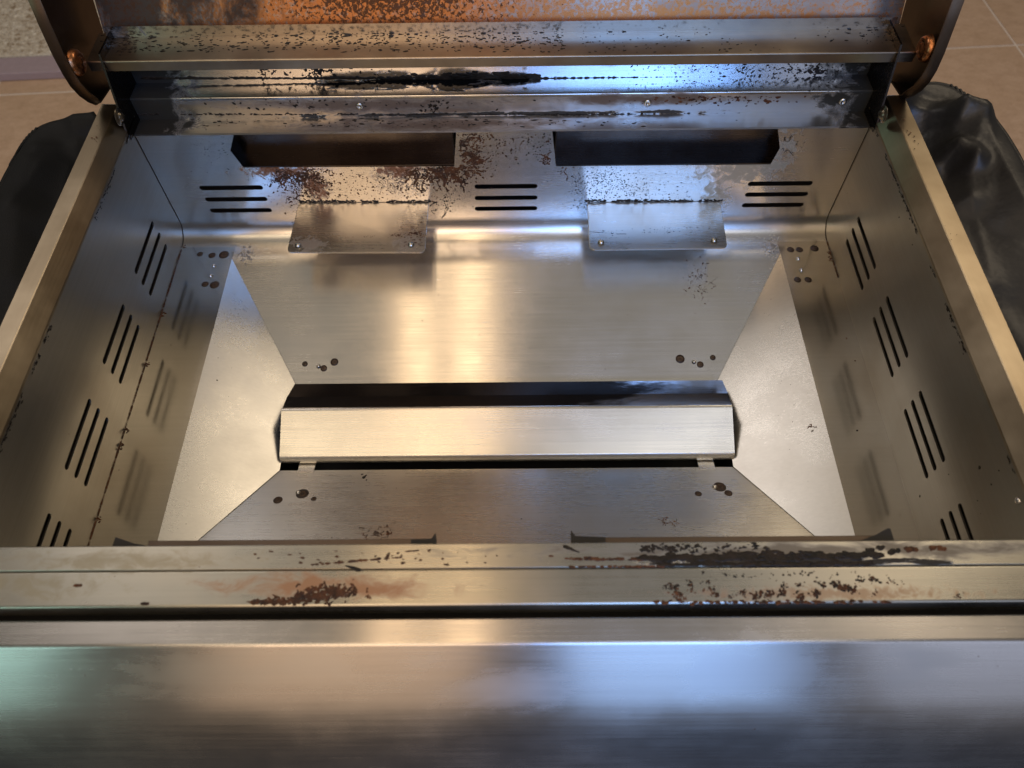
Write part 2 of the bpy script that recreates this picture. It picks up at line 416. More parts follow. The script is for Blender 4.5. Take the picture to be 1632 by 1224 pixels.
# kerb strip and pebble-dashed slab beyond it, upper left
ZF = ZFLOOR + .0055
p0 = onz(0, 130, ZF); p1 = onz(99, 125.5, ZF)
dx = (p1 - p0).normalized()
perp = Vector((-dx.y, dx.x, 0))
n = NT('kerb_paint'); f = n.noise((1, 1, 1), 60, 4); n.set('Base Color', n.mix(f, (.36, .27, .27), (.44, .34, .35))); n.set('Roughness', .6)
M['kerb'] = n.m
n = NT('pebble_slab'); f = n.noise((1, 1, 1), 75, 5, .6); f2 = n.voro((1, 1, 1), 95)
c = n.mix(n.mr(f, .35, .65), (.52, .43, .30), (.70, .62, .48)); c = n.mix(n.mr(n.noise((1, 1, 1), 120, 3), .55, .68, 0, .75), c, (.24, .16, .08))
n.set('Base Color', c); n.set('Roughness', .85)
M['pebble'] = n.m
def strip(name, d0, d1, z1, mat, x_in=2.0, x_out=4.0):
    a = p0 - dx * x_out + perp * d0; b = p0 + dx * x_in + perp * d0
    c_ = p0 + dx * x_in + perp * d1; d = p0 - dx * x_out + perp * d1
    v = [tuple(q[:2]) + (ZF + .0004,) for q in (a, b, c_, d)] + [tuple(q[:2]) + (z1,) for q in (a, b, c_, d)]
    return mk(name, v, [(3, 2, 1, 0), (4, 5, 6, 7), (0, 1, 5, 4), (1, 2, 6, 5), (2, 3, 7, 6), (3, 0, 4, 7)], mat, None, bevel=.006)
k = strip('kerb', 0, .16, ZF + .05, M['kerb']); k['kind'] = 'structure'
k = strip('paving', .163, 3.2, ZF + .055, M['pebble']); k['kind'] = 'structure'
# pebbles pressed into the slab: real little stones
pv = []; pf = []
rp = random.Random(3)
base = p0 + perp * .17
for q in range(2600):
    s_ = rp.uniform(-.25, .95); t_ = rp.uniform(.01, .85)
    c_ = base + dx * s_ + perp * t_; r_ = rp.uniform(.006, .015)
    i0 = len(pv); aa = rp.uniform(0, 3); el = rp.uniform(.6, 1)
    for kk in range(6):
        a_ = aa + kk * math.pi / 3
        pv.append((c_.x + r_ * math.cos(a_), c_.y + r_ * el * math.sin(a_), ZF + .0545))
    for kk in range(6):
        a_ = aa + kk * math.pi / 3
        pv.append((c_.x + r_ * .6 * math.cos(a_), c_.y + r_ * .6 * el * math.sin(a_), ZF + .0545 + r_ * .35))
    for kk in range(6):
        k2 = (kk + 1) % 6
        pf.append((i0 + kk, i0 + k2, i0 + 6 + k2, i0 + 6 + kk))
    pf.append(tuple(i0 + 6 + kk for kk in range(6)))
n = NT('pebbles'); f = n.noise((1, 1, 1), 60, 2); n.set('Base Color', n.mix(n.mr(f, .35, .65), (.28, .19, .10), (.78, .70, .54))); n.set('Roughness', .6)
mk('pebbles', pv, pf, n.m, k, smooth=True, kind='stuff')

n = NT('added_mat_black'); f = n.noise((1, 1, 1), 60, 4); n.set('Base Color', n.mix(f, (.015, .015, .016), (.03, .03, .03))); n.set('Roughness', .7)
fm = mk('added_dark_mat', *[box_vf(-4.5, 4.5, -7.5, .62, ZFLOOR + .0115, ZFLOOR + .022)[i] for i in (0, 1)], n.m, None, bevel=.003)  # added unseen dark slab, so the lower control panel reflects something dark
fm['kind'] = 'structure'

# ================================================================== GRILL
grill = thing('gas_grill', (-.03 * S, .8 * S, ZFLOOR * S + .006), 'stainless steel gas barbecue with its lid open and its empty greasy firebox bare', 'barbecue')

# ---- side walls with louvre slots
SLOT_L = [[((243, 357), (217, 432)), ((254, 375), (228, 450)), ((264, 393), (240, 467))],
          [((196, 489), (167, 576)), ((208, 505), (180, 592)), ((220, 522), (192, 607))],
          [((142, 640), (107, 744)), ((156, 655), (122, 757)), ((170, 670), (137, 770))]]
SLOT_R = [[((1368, 350), (1394, 424)), ((1359, 368), (1384, 441)), ((1350, 385), (1374, 458))],
          [((1414, 477), (1445, 565)), ((1403, 494), (1433, 580)), ((1393, 510), (1422, 596))],
          [((1467, 628), (1503, 731)), ((1455, 642), (1489, 745)), ((1443, 657), (1477, 757))]]
def side_wall(X, groups, sgn):
    holes = []
    tops = []
    for gq in groups:
        for a, b in gq:
            pa = onx(a[0], a[1], X); pb = onx(b[0], b[1], X)
            z = (pa.z + pb.z) / 2
            holes.append(stadium((pb.y, z), (pa.y, z), .0062))
        pa = onx(*gq[0][0], X); pb = onx(*gq[0][1], X); tops.append((pa.y, pb.y))
    # the fourth group, half hidden behind the front rim, at the same pitch
    pitch = ((tops[0][0] - tops[2][0]) + (tops[0][1] - tops[2][1])) / 4
    for a, b in groups[2]:
        pa = onx(a[0], a[1], X); pb = onx(b[0], b[1], X); z = (pa.z + pb.z) / 2
        holes.append(stadium((max(pb.y - pitch, .39), z), (pa.y - pitch, z), .0062))
    out = [(.36, -.032), (YB, -.032), (YB, -.353), (.36, -.353)]
    v, f = panel_holes(out, holes, lambda y, z: (X, y, z))
    p_, q_, r_ = (Vector(v[i]) for i in f[0])
    if (q_ - p_).cross(r_ - p_).x * sgn > 0: f = [tuple(reversed(t)) for t in f]
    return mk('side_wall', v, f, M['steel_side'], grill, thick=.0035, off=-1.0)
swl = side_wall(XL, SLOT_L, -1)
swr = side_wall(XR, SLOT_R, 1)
# outer shells, coloured near-black for the shade seen through the slots
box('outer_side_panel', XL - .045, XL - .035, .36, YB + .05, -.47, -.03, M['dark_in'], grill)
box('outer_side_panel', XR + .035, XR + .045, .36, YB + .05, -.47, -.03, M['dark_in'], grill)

# ---- back wall with vent slots and two burner openings
ZT = -.051
VB = [[((322, 298.5), (415, 300)), ((331, 317), (422, 318)), ((339, 335), (429, 335.5))],
      [((761, 297), (852, 297)), ((761, 315.5), (852, 315)), ((761, 332.5), (852, 332))],
      [((1197, 292), (1290, 293)), ((1192, 309.5), (1283, 310)), ((1187, 327), (1276, 326.5))]]
holes = []
for gq in VB:
    for a, b in gq:
        pa = ony(*a, YB); pb = ony(*b, YB); z = (pa.z + pb.z) / 2
        holes.append(stadium((pa.x, z), (pb.x, z), .0066))
def openq(pts): return [(lambda q: (q.x, q.z))(ony(u, v, YB)) for u, v in pts]
opL = openq([(372, 209), (367, 240), (388, 267), (724, 265), (727, 207)])
opR = openq([(880, 206), (886, 265), (1228, 262), (1243, 236), (1239, 203)])
opL[0] = (opL[0][0], ZT); opL[-1] = (opL[-1][0], ZT); opR[0] = (opR[0][0], ZT); opR[-1] = (opR[-1][0], ZT)
ZBC, ZBS = -.304, -.304
out = [(XL, ZT)] + opL + opR + [(XR, ZT), (XR, ZBS), (X2, ZBS), (X2, ZBC), (X1, ZBC), (X1, ZBS), (XL, ZBS)]
v, f = panel_holes(out, holes, lambda x, z: (x, YB, z))
# bend, flat ledge, gentle second bend and slope in the centre
Rs = .046
sl = Vector((SY1 - 1.235, SZ - ZL)).normalized()
pr = [(YB, ZBS)] + arc((YB - Rs, ZL + Rs), Rs, 0, -90, 14)[1:]
a2 = math.degrees(math.atan2(-sl.y, -sl.x)); R2 = .16; L2 = R2 * math.tan(math.radians(a2 / 2))
c2 = (1.235 + L2, ZL - R2)
pr += [(c2[0] - R2 * math.sin(math.radians(a2 * i / 6)), c2[1] + R2 * math.cos(math.radians(a2 * i / 6))) for i in range(7)]
v2, f2 = extrude_profile(pr, X1, X2, 1)
o_ = len(v); v += v2; f += [tuple(i + o_ for i in q) for q in f2]
lasty = pr[-1]
tt = (1.235 - lasty[0]) / (1.235 - SY1)
o_ = len(v)
v += [(X1 + (SX0 - X1) * 0, *lasty), (X2, *lasty), (SX1, SY1, SZ), (SX0, SY1, SZ)]
f += [(o_, o_ + 1, o_ + 2, o_ + 3)]
# bends at the sides, down to the ledges
def smooth_arc(o, angle=35):
    me = o.data; bm = bmesh.new(); bm.from_mesh(me)
    bmesh.ops.remove_doubles(bm, verts=bm.verts, dist=1e-5)
    bm.normal_update()
    for fa in bm.faces: fa.smooth = True
    for e in bm.edges:
        if len(e.link_faces) == 2 and e.calc_face_angle(0) > math.radians(angle): e.smooth = False
    bm.to_mesh(me); bm.free()
    wn = o.modifiers.new('weighted', 'WEIGHTED_NORMAL'); wn.keep_sharp = True; wn.weight = 100
bw = mk('back_wall', v, f, M['steel_back'], grill)
bm = bmesh.new(); bm.from_mesh(bw.data)
bmesh.ops.remove_doubles(bm, verts=bm.verts, dist=1e-5)
bmesh.ops.recalc_face_normals(bm, faces=bm.faces)
if sum(fa.normal.y * fa.calc_area() for fa in bm.faces) > 0:
    bmesh.ops.reverse_faces(bm, faces=bm.faces)
bm.to_mesh(bw.data); bm.free()
smooth_arc(bw, 30)
# burner recesses behind the openings
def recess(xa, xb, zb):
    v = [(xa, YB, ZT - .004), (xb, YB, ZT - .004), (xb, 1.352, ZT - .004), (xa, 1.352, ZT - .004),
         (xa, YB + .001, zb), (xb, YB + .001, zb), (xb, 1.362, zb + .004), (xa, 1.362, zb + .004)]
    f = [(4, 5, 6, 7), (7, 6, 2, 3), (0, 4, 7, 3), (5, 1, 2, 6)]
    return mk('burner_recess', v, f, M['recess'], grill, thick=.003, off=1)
recess(opL[1][0] - .002, opL[3][0] + .004, opL[2][1] - .001)
recess(opR[1][0] - .004, opR[3][0] + .002, opR[1][1] - .001)
box('outer_back_panel', XL - .04, XR + .04, 1.43, 1.44, -.55, -.01, M['dark_in'], grill)

# ---- side ledges
prs = [(p_[0], p_[1]) for p_ in reversed([(YB, ZBS)] + arc((YB - Rs, ZL + Rs), Rs, 0, -90, 14)[1:])]
for xa, xb in ((XL, X1), (X2, XR)):
    v, f = extrude_profile(prs, xa, xb, 1)
    sb = mk('side_bend', v, f, M['steel_back'], grill, smooth=True)
prs = [(.38, ZL), (YB - Rs, ZL)]
v, f = extrude_profile(prs, XL, X1, 1)
lg1 = mk('side_ledge', v, f, M['steel_ledge'], grill); smooth_arc(lg1, 40)
v, f = extrude_profile(prs, X2, XR, 1)
lg2 = mk('side_ledge', v, f, M['steel_ledge'], grill); smooth_arc(lg2, 40)
# ---- hopper wings and front slope
def quad(name, pts, mat, thick=.002, off=1.0): return mk(name, pts, [(0, 1, 2, 3)], mat, grill, thick=thick, off=off)
E_ = .0022
quad('hopper_wing', [(X1, 1.235, ZL + .001), (X1, YF, ZL + .001), (SX0 + .001, SY0, SZ + E_), (SX0 + .001, SY1, SZ + E_)], M['steel_wing'], off=-1)
quad('hopper_wing', [(X2, YF, ZL + .001), (X2, 1.235, ZL + .001), (SX1 - .001, SY1, SZ + E_), (SX1 - .001, SY0, SZ + E_)], M['steel_wing'], off=-1)
quad('front_slope', [(X1, YF, ZL), (X2, YF, ZL), (SX1, SY0, SZ), (SX0, SY0, SZ)], M['steel_slope'], off=-1)
mk('front_ledge', [(X1, .38, ZL), (X2, .38, ZL), (X2, YF, ZL), (X1, YF, ZL)], [(0, 1, 2, 3)], M['steel_slope'], grill)
# chute under the slot
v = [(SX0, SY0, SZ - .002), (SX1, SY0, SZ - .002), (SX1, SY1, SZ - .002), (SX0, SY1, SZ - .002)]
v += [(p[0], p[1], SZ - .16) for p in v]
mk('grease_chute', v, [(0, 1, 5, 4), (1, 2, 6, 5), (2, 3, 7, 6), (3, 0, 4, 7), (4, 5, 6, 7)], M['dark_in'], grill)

# ---- front wall, rails and rims
box('front_wall', XL, XR, .374, .380, -.353, -.012, M['steel_wing'], grill)
def railmesh(xi, xo, xw):
    prof = [(xw, -.034), (xw, -.030), (xi, 0), (xo, 0), (xo, -.14)]
    v = []; 
    for y in (.346, 1.352):
        v += [(p[0], y, p[1]) for p in prof]
    n_ = len(prof)
    f = [(j, j + 1, j + 1 + n_, j + n_) for j in range(n_ - 1)] + [tuple(range(n_)), tuple(range(2 * n_ - 1, n_ - 1, -1))]
    return mk('side_rail', v, f, M['steel_rail'], grill, bevel=.001)
railmesh(RLi, RLo, XL + .001); railmesh(RRi, RRo, XR - .001)
FX0, FX1 = -1.0, .95
prof = [(.382, -.02), (.382, -.001)] + [(.380, .0015), (.347, .0015), (.3462, .0008), (.3452, -.003), (.3442, -.003), (.3434, .0008), (.342, .0012), (.299, .0012)] + arc((.299, -.0028), .004, 80, 190, 6) + [(.2945, -.03)]
v, f = extrude_profile(prof, FX0, FX1, 1)
fr = mk('front_rim', v, f, M['steel_front'], grill); smooth_arc(fr, 40)
# control panel below and in front of the rim
prof = [(.279, -.05), (.279, -.002), (.277, 0), (.251, 0)] + arc((.249, -.008), .008, 88, 136, 8)
y, z = prof[-1]; a = 46
for k_ in range(46):
    a += 0.3 if k_ < 7 else 2.6
    a = min(a, 88)
    y -= .0125 * math.cos(math.radians(a)); z -= .0125 * math.sin(math.radians(a)); prof.append((y, z))
v, f = extrude_profile(prof, FX0 - .1, FX1 + .1, 1)
cp = mk('control_panel', v, f, M['steel_panel'], grill); smooth_arc(cp, 40)
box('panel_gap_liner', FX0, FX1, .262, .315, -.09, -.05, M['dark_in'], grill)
M['lip_brown'] = steel('browned_lip_steel', 'X', rough=0.4, aniso=.3, base=(.13, .10, .08), dirt=.6, tint=(.06, .04, .025))
# brown inner lips of the two front openings, solid near-black wedges at their ends
for (ua, va, ub, vb) in ((236, 869, 694, 864), (912, 862, 1420, 858)):
    pa = onz(ua, va, -.02); pb = onz(ub, vb, -.02)
    box('opening_lip', pa.x, pb.x, .377, .3965, -.026, -.018, M['lip_brown'], grill, bevel=.001)
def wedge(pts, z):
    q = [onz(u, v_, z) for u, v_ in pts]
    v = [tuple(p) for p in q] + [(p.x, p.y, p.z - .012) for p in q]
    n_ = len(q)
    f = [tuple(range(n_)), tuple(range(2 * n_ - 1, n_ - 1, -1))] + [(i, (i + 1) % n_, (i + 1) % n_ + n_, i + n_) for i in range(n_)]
    return mk('dark_wedge', v, f, M['dark_in'], grill)
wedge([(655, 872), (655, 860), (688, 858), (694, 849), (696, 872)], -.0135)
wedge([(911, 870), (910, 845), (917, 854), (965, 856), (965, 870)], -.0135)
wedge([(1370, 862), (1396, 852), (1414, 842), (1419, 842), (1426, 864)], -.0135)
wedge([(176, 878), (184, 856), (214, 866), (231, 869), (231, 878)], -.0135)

# ---- heat plates on the back wall
def plate(pts, bolts, name='bracket_plate'):
    (a, b, c_, d) = pts          # image corners: top-left, top-right, bottom-right, bottom-left
    A_ = ony(*a, YB - .001); B_ = ony(*b, YB - .001); zf = (A_.z + B_.z) / 2 - .003
    C_ = onz(*c_, zf); D_ = onz(*d, zf)
    rr = .012
    v = [tuple(A_), tuple(B_)]
    cc = C_ + Vector((-rr, rr, 0)); dd = D_ + Vector((rr, rr, 0))
    for i in range(6): t = math.radians(0 - 90 * i / 5); v.append((cc.x + rr * math.cos(t), cc.y + rr * math.sin(t), zf))
    for i in range(6): t = math.radians(-90 - 90 * i / 5); v.append((dd.x + rr * math.cos(t), dd.y + rr * math.sin(t), zf))
    o = mk(name, v, [tuple(reversed(range(len(v))))], M['steel_plate'], grill, thick=.0045, off=-1, bevel=.0009)
    # make sure the visible side is up
    for (u, v_) in bolts:
        p = onz(u, v_, zf + .002)
        lathe('bolt', [(0, .0055), (.0035, .005), (.0065, .003), (.0075, 0)], p, (0, 0, 1), M['bolt'], o, 14)
    return o, zf
M['steel_plate'] = steel('bracket_plate_steel', 'X', rough=0.28, aniso=.5, base=(.60, .56, .50), dirt=.3, stains=[
    dict(ells=[((-.47, 1.19, -.26), (.05, .03, .1)), ((-.24, 1.19, -.26), (.05, .04, .1))], col=(.16, .09, .04), kind='film', scale=120, amt=.6, lo=.1, hi=.8)])
pl1, zp1 = plate([(476, 323), (683, 323), (677, 402), (457, 402)], [(475, 391), (655, 390)])
pl2, zp2 = plate([(936, 323), (1148, 321), (1160, 395), (940, 398)], [(958, 386), (1138, 383)])

# ---- stepped hinge trough above the back wall
prof = [(YB - .001, ZT - .004), (YB, ZT), (1.3675, ZT), (1.3675, -.0045)]
v, f = extrude_profile(prof, XL - .012, XR + .012, 1)
trl = mk('back_rim_strip', v, f, M['steel_strip'], grill); smooth_arc(trl, 40)
prof = [(1.368, ZT), (1.368, -.004)] + arc((1.371, -.002), .003, 180, 90, 5) + [(1.421, .001), (1.421, .13)]
v, f = extrude_profile(prof, XL - .012, XR + .012, 1)
tr = mk('hinge_trough', v, f, M['steel_trough'], grill); smooth_arc(tr, 40)
for (u, v_) in ((573, 169), (1032, 164), (1343, 162)):
    p = ony(u, v_, 1.367)
    s_ = lathe('screw', [(0, .0012), (.0025, .0015), (.004, .0035), (.0075, .003), (.0085, 0)], p, (0, -1, 0), M['bolt'], trl, 16)
# side cheeks that close the trough, leaning dark plates with a hinge bolt
for sg, X in ((-1, XL + .001), (1, XR - .001)):
    loop = [(1.30, -.05), (1.322, -.052), (1.422, -.052), (1.422, .12), (1.345, .12), (1.30, -.028)]
    vv = [(X, *p) for p in loop]
    mk('hinge_cheek', vv, [tuple(range(len(vv)))], M['hinge_dirty'] if 'hinge_dirty' in M else M['recess'], grill, thick=.004, off=sg)
for (u, v_, X) in ((190, 186, XL + .004), (1408, 182, XR - .004)):
    p = onx(u, v_, X)
    lathe('hinge_bolt', [(0, .010), (.006, .009), (.010, .005), (.011, .002), (.017, .0015), (.018, 0)], p, (1 if X < 0 else -1, 0, 0), M['dull_bolt'], grill, 18)

# ---- lid (open, standing up behind the firebox)
lid = bpy.data.objects.new('lid', None)
LXL, LXR = -.868, .812
lipL = onx(130, 91, -.845); lipR = onx(1462, 76, .792)
lip_y = (lipL.y + lipR.y) / 2; lip_z = ony(800, 90.5, lip_y).z
topL = onx(152, 48, -.845); topR = onx(1450, 36, .792)
tq = ony(800, 45.5, 1.436); top_y, top_z = tq.y, tq.z
print('lip', lipL, lipR, 'top', topL, topR)
LB = top_y + .004     # lid inner skin
# inner skin: U-shaped in plan with rounded corners, rising
def lid_skin():
    plan = []
    cr = .045
    plan.append((LXL + .012, 1.36)); plan.append((LXL + .012, LB - cr))
    plan += [(LXL + .012 + cr - cr * math.cos(math.radians(t)), LB - cr + cr * math.sin(math.radians(t))) for t in range(9, 91, 9)]
    plan += [(LXR - .012 - cr + cr * math.sin(math.radians(t)), LB - cr + cr * math.cos(math.radians(t))) for t in range(0, 82, 9)]
    plan.append((LXR - .012, LB - cr)); plan.append((LXR - .012, 1.36))
    return plan
# back skin profile leans and curls forward high above the frame
prof = [(LB, top_z - .03), (LB, top_z), (LB + .045, top_z + .10), (LB + .12, top_z + .24), (LB + .20, .56)]
v, f = extrude_profile(prof, LXL + .03, LXR - .03, 1)
body = mk('lid', v, f, M['lid_in'], grill, thick=.006, off=1); smooth_arc(body, 40)
# lip: sheet folded from the skin down to the front edge, then a short flange
prof = [(top_y, top_z)] + arc((lip_y + .003, lip_z - .003), .003, 90, 200, 6) + [(lip_y + .0005, lip_z - .022)]
v, f = extrude_profile(prof, LXL + .022, LXR - .022, 1)
lp = mk('lid_lip', v, f, M['steel_lip'], body); smooth_arc(lp, 30)
# end panels with rounded lower front corner, flange turned inwards
def lid_end(X, sg, ptsuv):
    P_ = [onx(u, v_, X) for u, v_ in ptsuv]
    edge = [(p.y, p.z) for p in P_]
    edge = edge + [(edge[-1][0] + .06, edge[-1][1] - .008)]
    top = (edge[0][0] + .14, .56)
    loop = [top] + edge + [(LB + .01, edge[-1][1] - .01), (LB + .22, top[1])]
    vv = [(X, *p) for p in loop]
    o = mk('lid_end_panel', vv, [tuple(range(len(vv)))], M['lid_end'], body, thick=.005, off=1.0 if sg < 0 else -1.0)
    # flange along the front edge
    fl = [top] + edge
    w_ = .020
    v = [(X - sg * .0, *p) for p in fl] + [(X - sg * w_ * (1 if i < len(fl) - 2 else .6), p[0] + .004, p[1] + .004) for i, p in enumerate(fl)]
    n_ = len(fl)
    f = [(i, i + 1, i + 1 + n_, i + n_) for i in range(n_ - 1)]
    fo = mk('lid_flange', v, f, M['lid_flange'], body, thick=.003, off=0); smooth_arc(fo, 50)
    return edge
eL = lid_end(LXL, -1, [(45, 0), (62, 40), (84, 88), (100, 118), (112, 137), (126, 152), (140, 162), (152, 167)])
eR = lid_end(LXR, 1, [(1537, 0), (1522, 40), (1505, 85), (1493, 112), (1482, 130), (1470, 143), (1456, 152), (1444, 157)])
# added copper-coloured domes standing in for glints at the lid ends
for X, u, v_ in ((-.848, 124, 100), (.794, 1473, 77)):
    p = onx(u, v_, X)
    sg = 1 if X < 0 else -1
    c_ = p
    prof_ = [(0, .010), (.010, .0095), (.012, .007), (.015, .0075), (.020, .006), (.024, .002), (.026, -.006)]
    lathe('glint_dome', prof_, c_, (sg, 0, 0), M['copper'], body, 30)

# cabinet and cart below, down to the floor
box('cabinet', XL + .02, XR - .02, .34, 1.40, ZFLOOR + .12, -.64, M['steel_panel'], grill)
for X in (XL + .08, XR - .08):
    for Y in (.42, 1.32):
        lathe('caster', [(0, .02), (.03, .02), (.05, .012), (.055, 0), (.05, -.012), (.03, -.02), (0, -.02)], (X, Y, ZFLOOR + .066), (1, 0, 0), M['dark_in'], grill, 20)
box('cart_frame', XL + .02, XR - .02, .34, 1.40, -.645, -.56, M['dark_in'], grill)

# ---- baffle over the grease slot
bf = thing('grease_baffle', (-.025 * S, .86 * S, -.438 * S), 'long bright steel tent shaped baffle lying over the drain slot in the hopper', 'baffle')
BX0, BX1 = -.507, .460
frontp = [(.8378, -.3883), (.834, -.3876), (.830, -.3885), (.7435, -.4262), (.741, -.4285), (.7385, -.431), (.734, -.4392)]
ra, rb = onz(470, 611.5, -.403), onz(1151, 606.5, -.403)
yr = (ra.y + rb.y) / 2
v = [(BX0, .838, -.3885), (BX1, .838, -.3885), (BX1 - .001, .87, -.3930), (rb.x, yr, -.403), (ra.x, yr, -.403), (BX0 + .004, .87, -.3930), (ra.x, yr + .003, -.432), (rb.x, yr + .003, -.432)]
b1 = mk('rear_face', v, [(0, 1, 2, 5), (5, 2, 3, 4), (4, 3, 7, 6)], M['baffle_dark_reflection'], bf, thick=.0025, off=-1)
v, f = extrude_profile(frontp, BX0, BX1, 1); b2 = mk('front_face', v, f, M['steel_baffle'], bf, thick=.0025, off=1); smooth_arc(b2, 50)
for (ua, ub) in ((478, 502), (1113, 1137)):
    pa = onz(ua, 734, -.438); pb = onz(ub, 734, -.438)
    v = [(pa.x, .737, -.436), (pb.x, .737, -.436), (pb.x + .001, .736, -.444), (pb.x + .001, .708, -.4365), (pa.x - .001, .708, -.4365), (pa.x - .001, .736, -.444)]
    mk('tab', v, [(0, 1, 2, 5), (5, 2, 3, 4)], M['steel_baffle'], bf, thick=.0025, off=1)


# ================================================================== GREASE, HEAT MARKS, WELD PINS
RS = random.Random(21)
class Flecks:
    def __init__(s): s.v = []; s.f = []
    def add(s, p, N, T, r, asp=1.0, ang=0.0, h=.0007, jag=.45):
        if abs(p.y - YB) < 1e-4 and abs(N.y) > .9:
            if p.z > ZT - .002: return
            for op in (opL, opR):
                xs = [q[0] for q in op]; zs = [q[1] for q in op]
                if min(xs) - .002 < p.x < max(xs) + .002 and p.z > min(zs) - .002: return
        N = N.normalized(); T = (T - N * T.dot(N)).normalized(); B = N.cross(T)
        ca, sa = math.cos(ang), math.sin(ang)
        n_ = 9 if r > .004 else 7
        i0 = len(s.v); s.v.append(tuple(p + N * (h + .0003)))
        ring = []
        for k in range(n_):
            t = 2 * math.pi * k / n_ + RS.uniform(-.2, .2); q = r * (1 - jag * RS.random())
            x = q * math.cos(t) * asp; y = q * math.sin(t)
            ring.append((x * ca - y * sa, x * sa + y * ca))
        for x, y in ring: s.v.append(tuple(p + T * (x * .6) + B * (y * .6) + N * (h * .8 + .0002)))
        for x, y in ring: s.v.append(tuple(p + T * x + B * y + N * .00015))
        for k in range(n_):
            k2 = (k + 1) % n_
            s.f.append((i0, i0 + 1 + k, i0 + 1 + k2))
            s.f.append((i0 + 1 + k, i0 + 1 + n_ + k, i0 + 1 + n_ + k2, i0 + 1 + k2))
    def build(s, name, mat, parent):
        if s.f: return mk(name, s.v, s.f, mat, parent, smooth=True, kind='stuff')
X_ = Vector((1, 0, 0)); Y_ = Vector((0, 1, 0)); Z_ = Vector((0, 0, 1))
class Surf:
    def __init__(s, p, N, T=X_, xr=None): s.p = Vector(p); s.N = Vector(N).normalized(); s.T = T
    def hit(s, u, v): return onp(u, v, s.p, s.N)
S_back = Surf((0, YB, 0), (0, -1, 0))
S_lip = Surf((0, lip_y, lip_z), (0, -(top_z - lip_z), top_y - lip_y))
S_ris = Surf((0, 1.421, 0), (0, -1, 0)); S_tre = Surf((0, 0, .001), (0, 0, 1))
S_ris1 = Surf((0, 1.3675, 0), (0, -1, 0)); S_tre1 = Surf((0, 0, ZT), (0, 0, 1))
S_pl = Surf((0, 0, zp1 + .0005), (0, 0, 1)); S_pr = Surf((0, 0, zp2 + .0005), (0, 0, 1))
S_slope = Surf((0, SY1, SZ), (0, SZ - ZL, 1.235 - SY1))
S_slope.N = Vector((0, -(ZL - SZ), 1.235 - SY1)).normalized()
S_fs = Surf((0, SY0, SZ), (0, (ZL - SZ), SY0 - YF))
S_wl = Surf((X1, 1, ZL + .001), ((ZL - SZ), 0, SX0 - X1)); S_wr = Surf((X2, 1, ZL + .001), (-(ZL - SZ), 0, X2 - SX1))
S_ll = Surf((0, 0, ZL), (0, 0, 1), Y_)
S_b1 = Surf((0, 0, .0015), (0, 0, 1)); S_b2 = Surf((0, 0, .0012), (0, 0, 1)); S_bf = Surf((0, .757, -.4245), (0, -.036, .073))
S_brf = Surf((0, .935, -.431), (0, .0425, .097))
S_sl = Surf((XL, 1, 0), (1, 0, 0), Y_); S_sr = Surf((XR, 1, 0), (-1, 0, 0), Y_)
BLK, BRN = {}, {}
def pool(d, key):
    if key not in d: d[key] = Flecks()
    return d[key]
def scatter(surf, key, d, n, cu, cv, su, sv, r0, r1, asp=(1, 1.6), angr=3.14, uni=False, lim=None, h=.0006):
    F = pool(d, key)
    if key == 'back': n = int(n * 1.5); r0 *= .8; r1 *= .72
    for _ in range(n):
        for _t in range(20):
            if uni: u = cu + RS.uniform(-su, su); v_ = cv + RS.uniform(-sv, sv)
            else: u = RS.gauss(cu, su); v_ = RS.gauss(cv, sv)
            if lim is None or (lim[0] < u < lim[1] and lim[2] < v_ < lim[3]): break
        else: continue
        r = r0 + (r1 - r0) * RS.random() ** 2.2
        F.add(surf.hit(u, v_), surf.N, surf.T, r, RS.uniform(*asp), RS.uniform(-angr, angr), h)
def walk(surf, key, d, u, v_, steps, step=4.0, r=.0022, turn=.8, drift=None, branch=.2, ang=None):
    """a thread of baked grease that wanders and branches"""
    F = pool(d, key); a = RS.uniform(0, 6.28) if ang is None else ang
    for k in range(steps):
        a += RS.gauss(0, turn)
        if drift is not None: a += .25 * math.sin(drift - a)
        u += step * math.cos(a); v_ += step * .75 * math.sin(a)
        F.add(surf.hit(u, v_), surf.N, surf.T, r * RS.uniform(.6, 1.3), RS.uniform(1.0, 1.9), -a, .0005)
        if RS.random() < branch and steps - k > 2:
            walk(surf, key, d, u, v_, (steps - k) // 2, step, r * .8, turn, drift, branch * .6, a + RS.choice((-1, 1)) * RS.uniform(.6, 1.2))
# back wall, round the left opening
LB_ = (232, 1395, 211, 345)
for (cu, cv, su, sv, n_) in ((762, 235, 26, 20, 150), (742, 262, 22, 18, 110), (690, 295, 30, 16, 120), (600, 300, 60, 13, 110), (500, 298, 40, 14, 130), (470, 318, 18, 12, 60), (820, 225, 40, 12, 70)):
    scatter(S_back, 'back', BRN, n_, cu, cv, su, sv, .0008, .0042, lim=LB_, asp=(1, 2.0))
for (cu, cv, su, sv, n_) in ((905, 240, 14, 16, 90), (880, 225, 26, 10, 70), (960, 290, 28, 16, 300), (930, 320, 16, 18, 80), (1010, 300, 40, 13, 190), (800, 250, 50, 16, 70), (560, 290, 90, 16, 160), (720, 325, 16, 14, 60)):
    scatter(S_back, 'back', BLK, n_, cu, cv, su, sv, .0006, .0026, lim=LB_, asp=(1, 2.2), angr=.9)
for _ in range(34):
    walk(S_back, 'back', BRN, RS.gauss(742, 10), RS.uniform(215, 268), RS.randint(4, 10), 3.6, .0026, drift=.3)
for _ in range(46):
    walk(S_back, 'back', BRN, RS.uniform(655, 735), RS.uniform(268, 276), RS.randint(5, 13), 3.8, .0028, drift=1.3)
for _ in range(44):
    walk(S_back, 'back', BRN, RS.uniform(440, 520), RS.uniform(272, 285), RS.randint(5, 12), 3.8, .0025, drift=1.5)
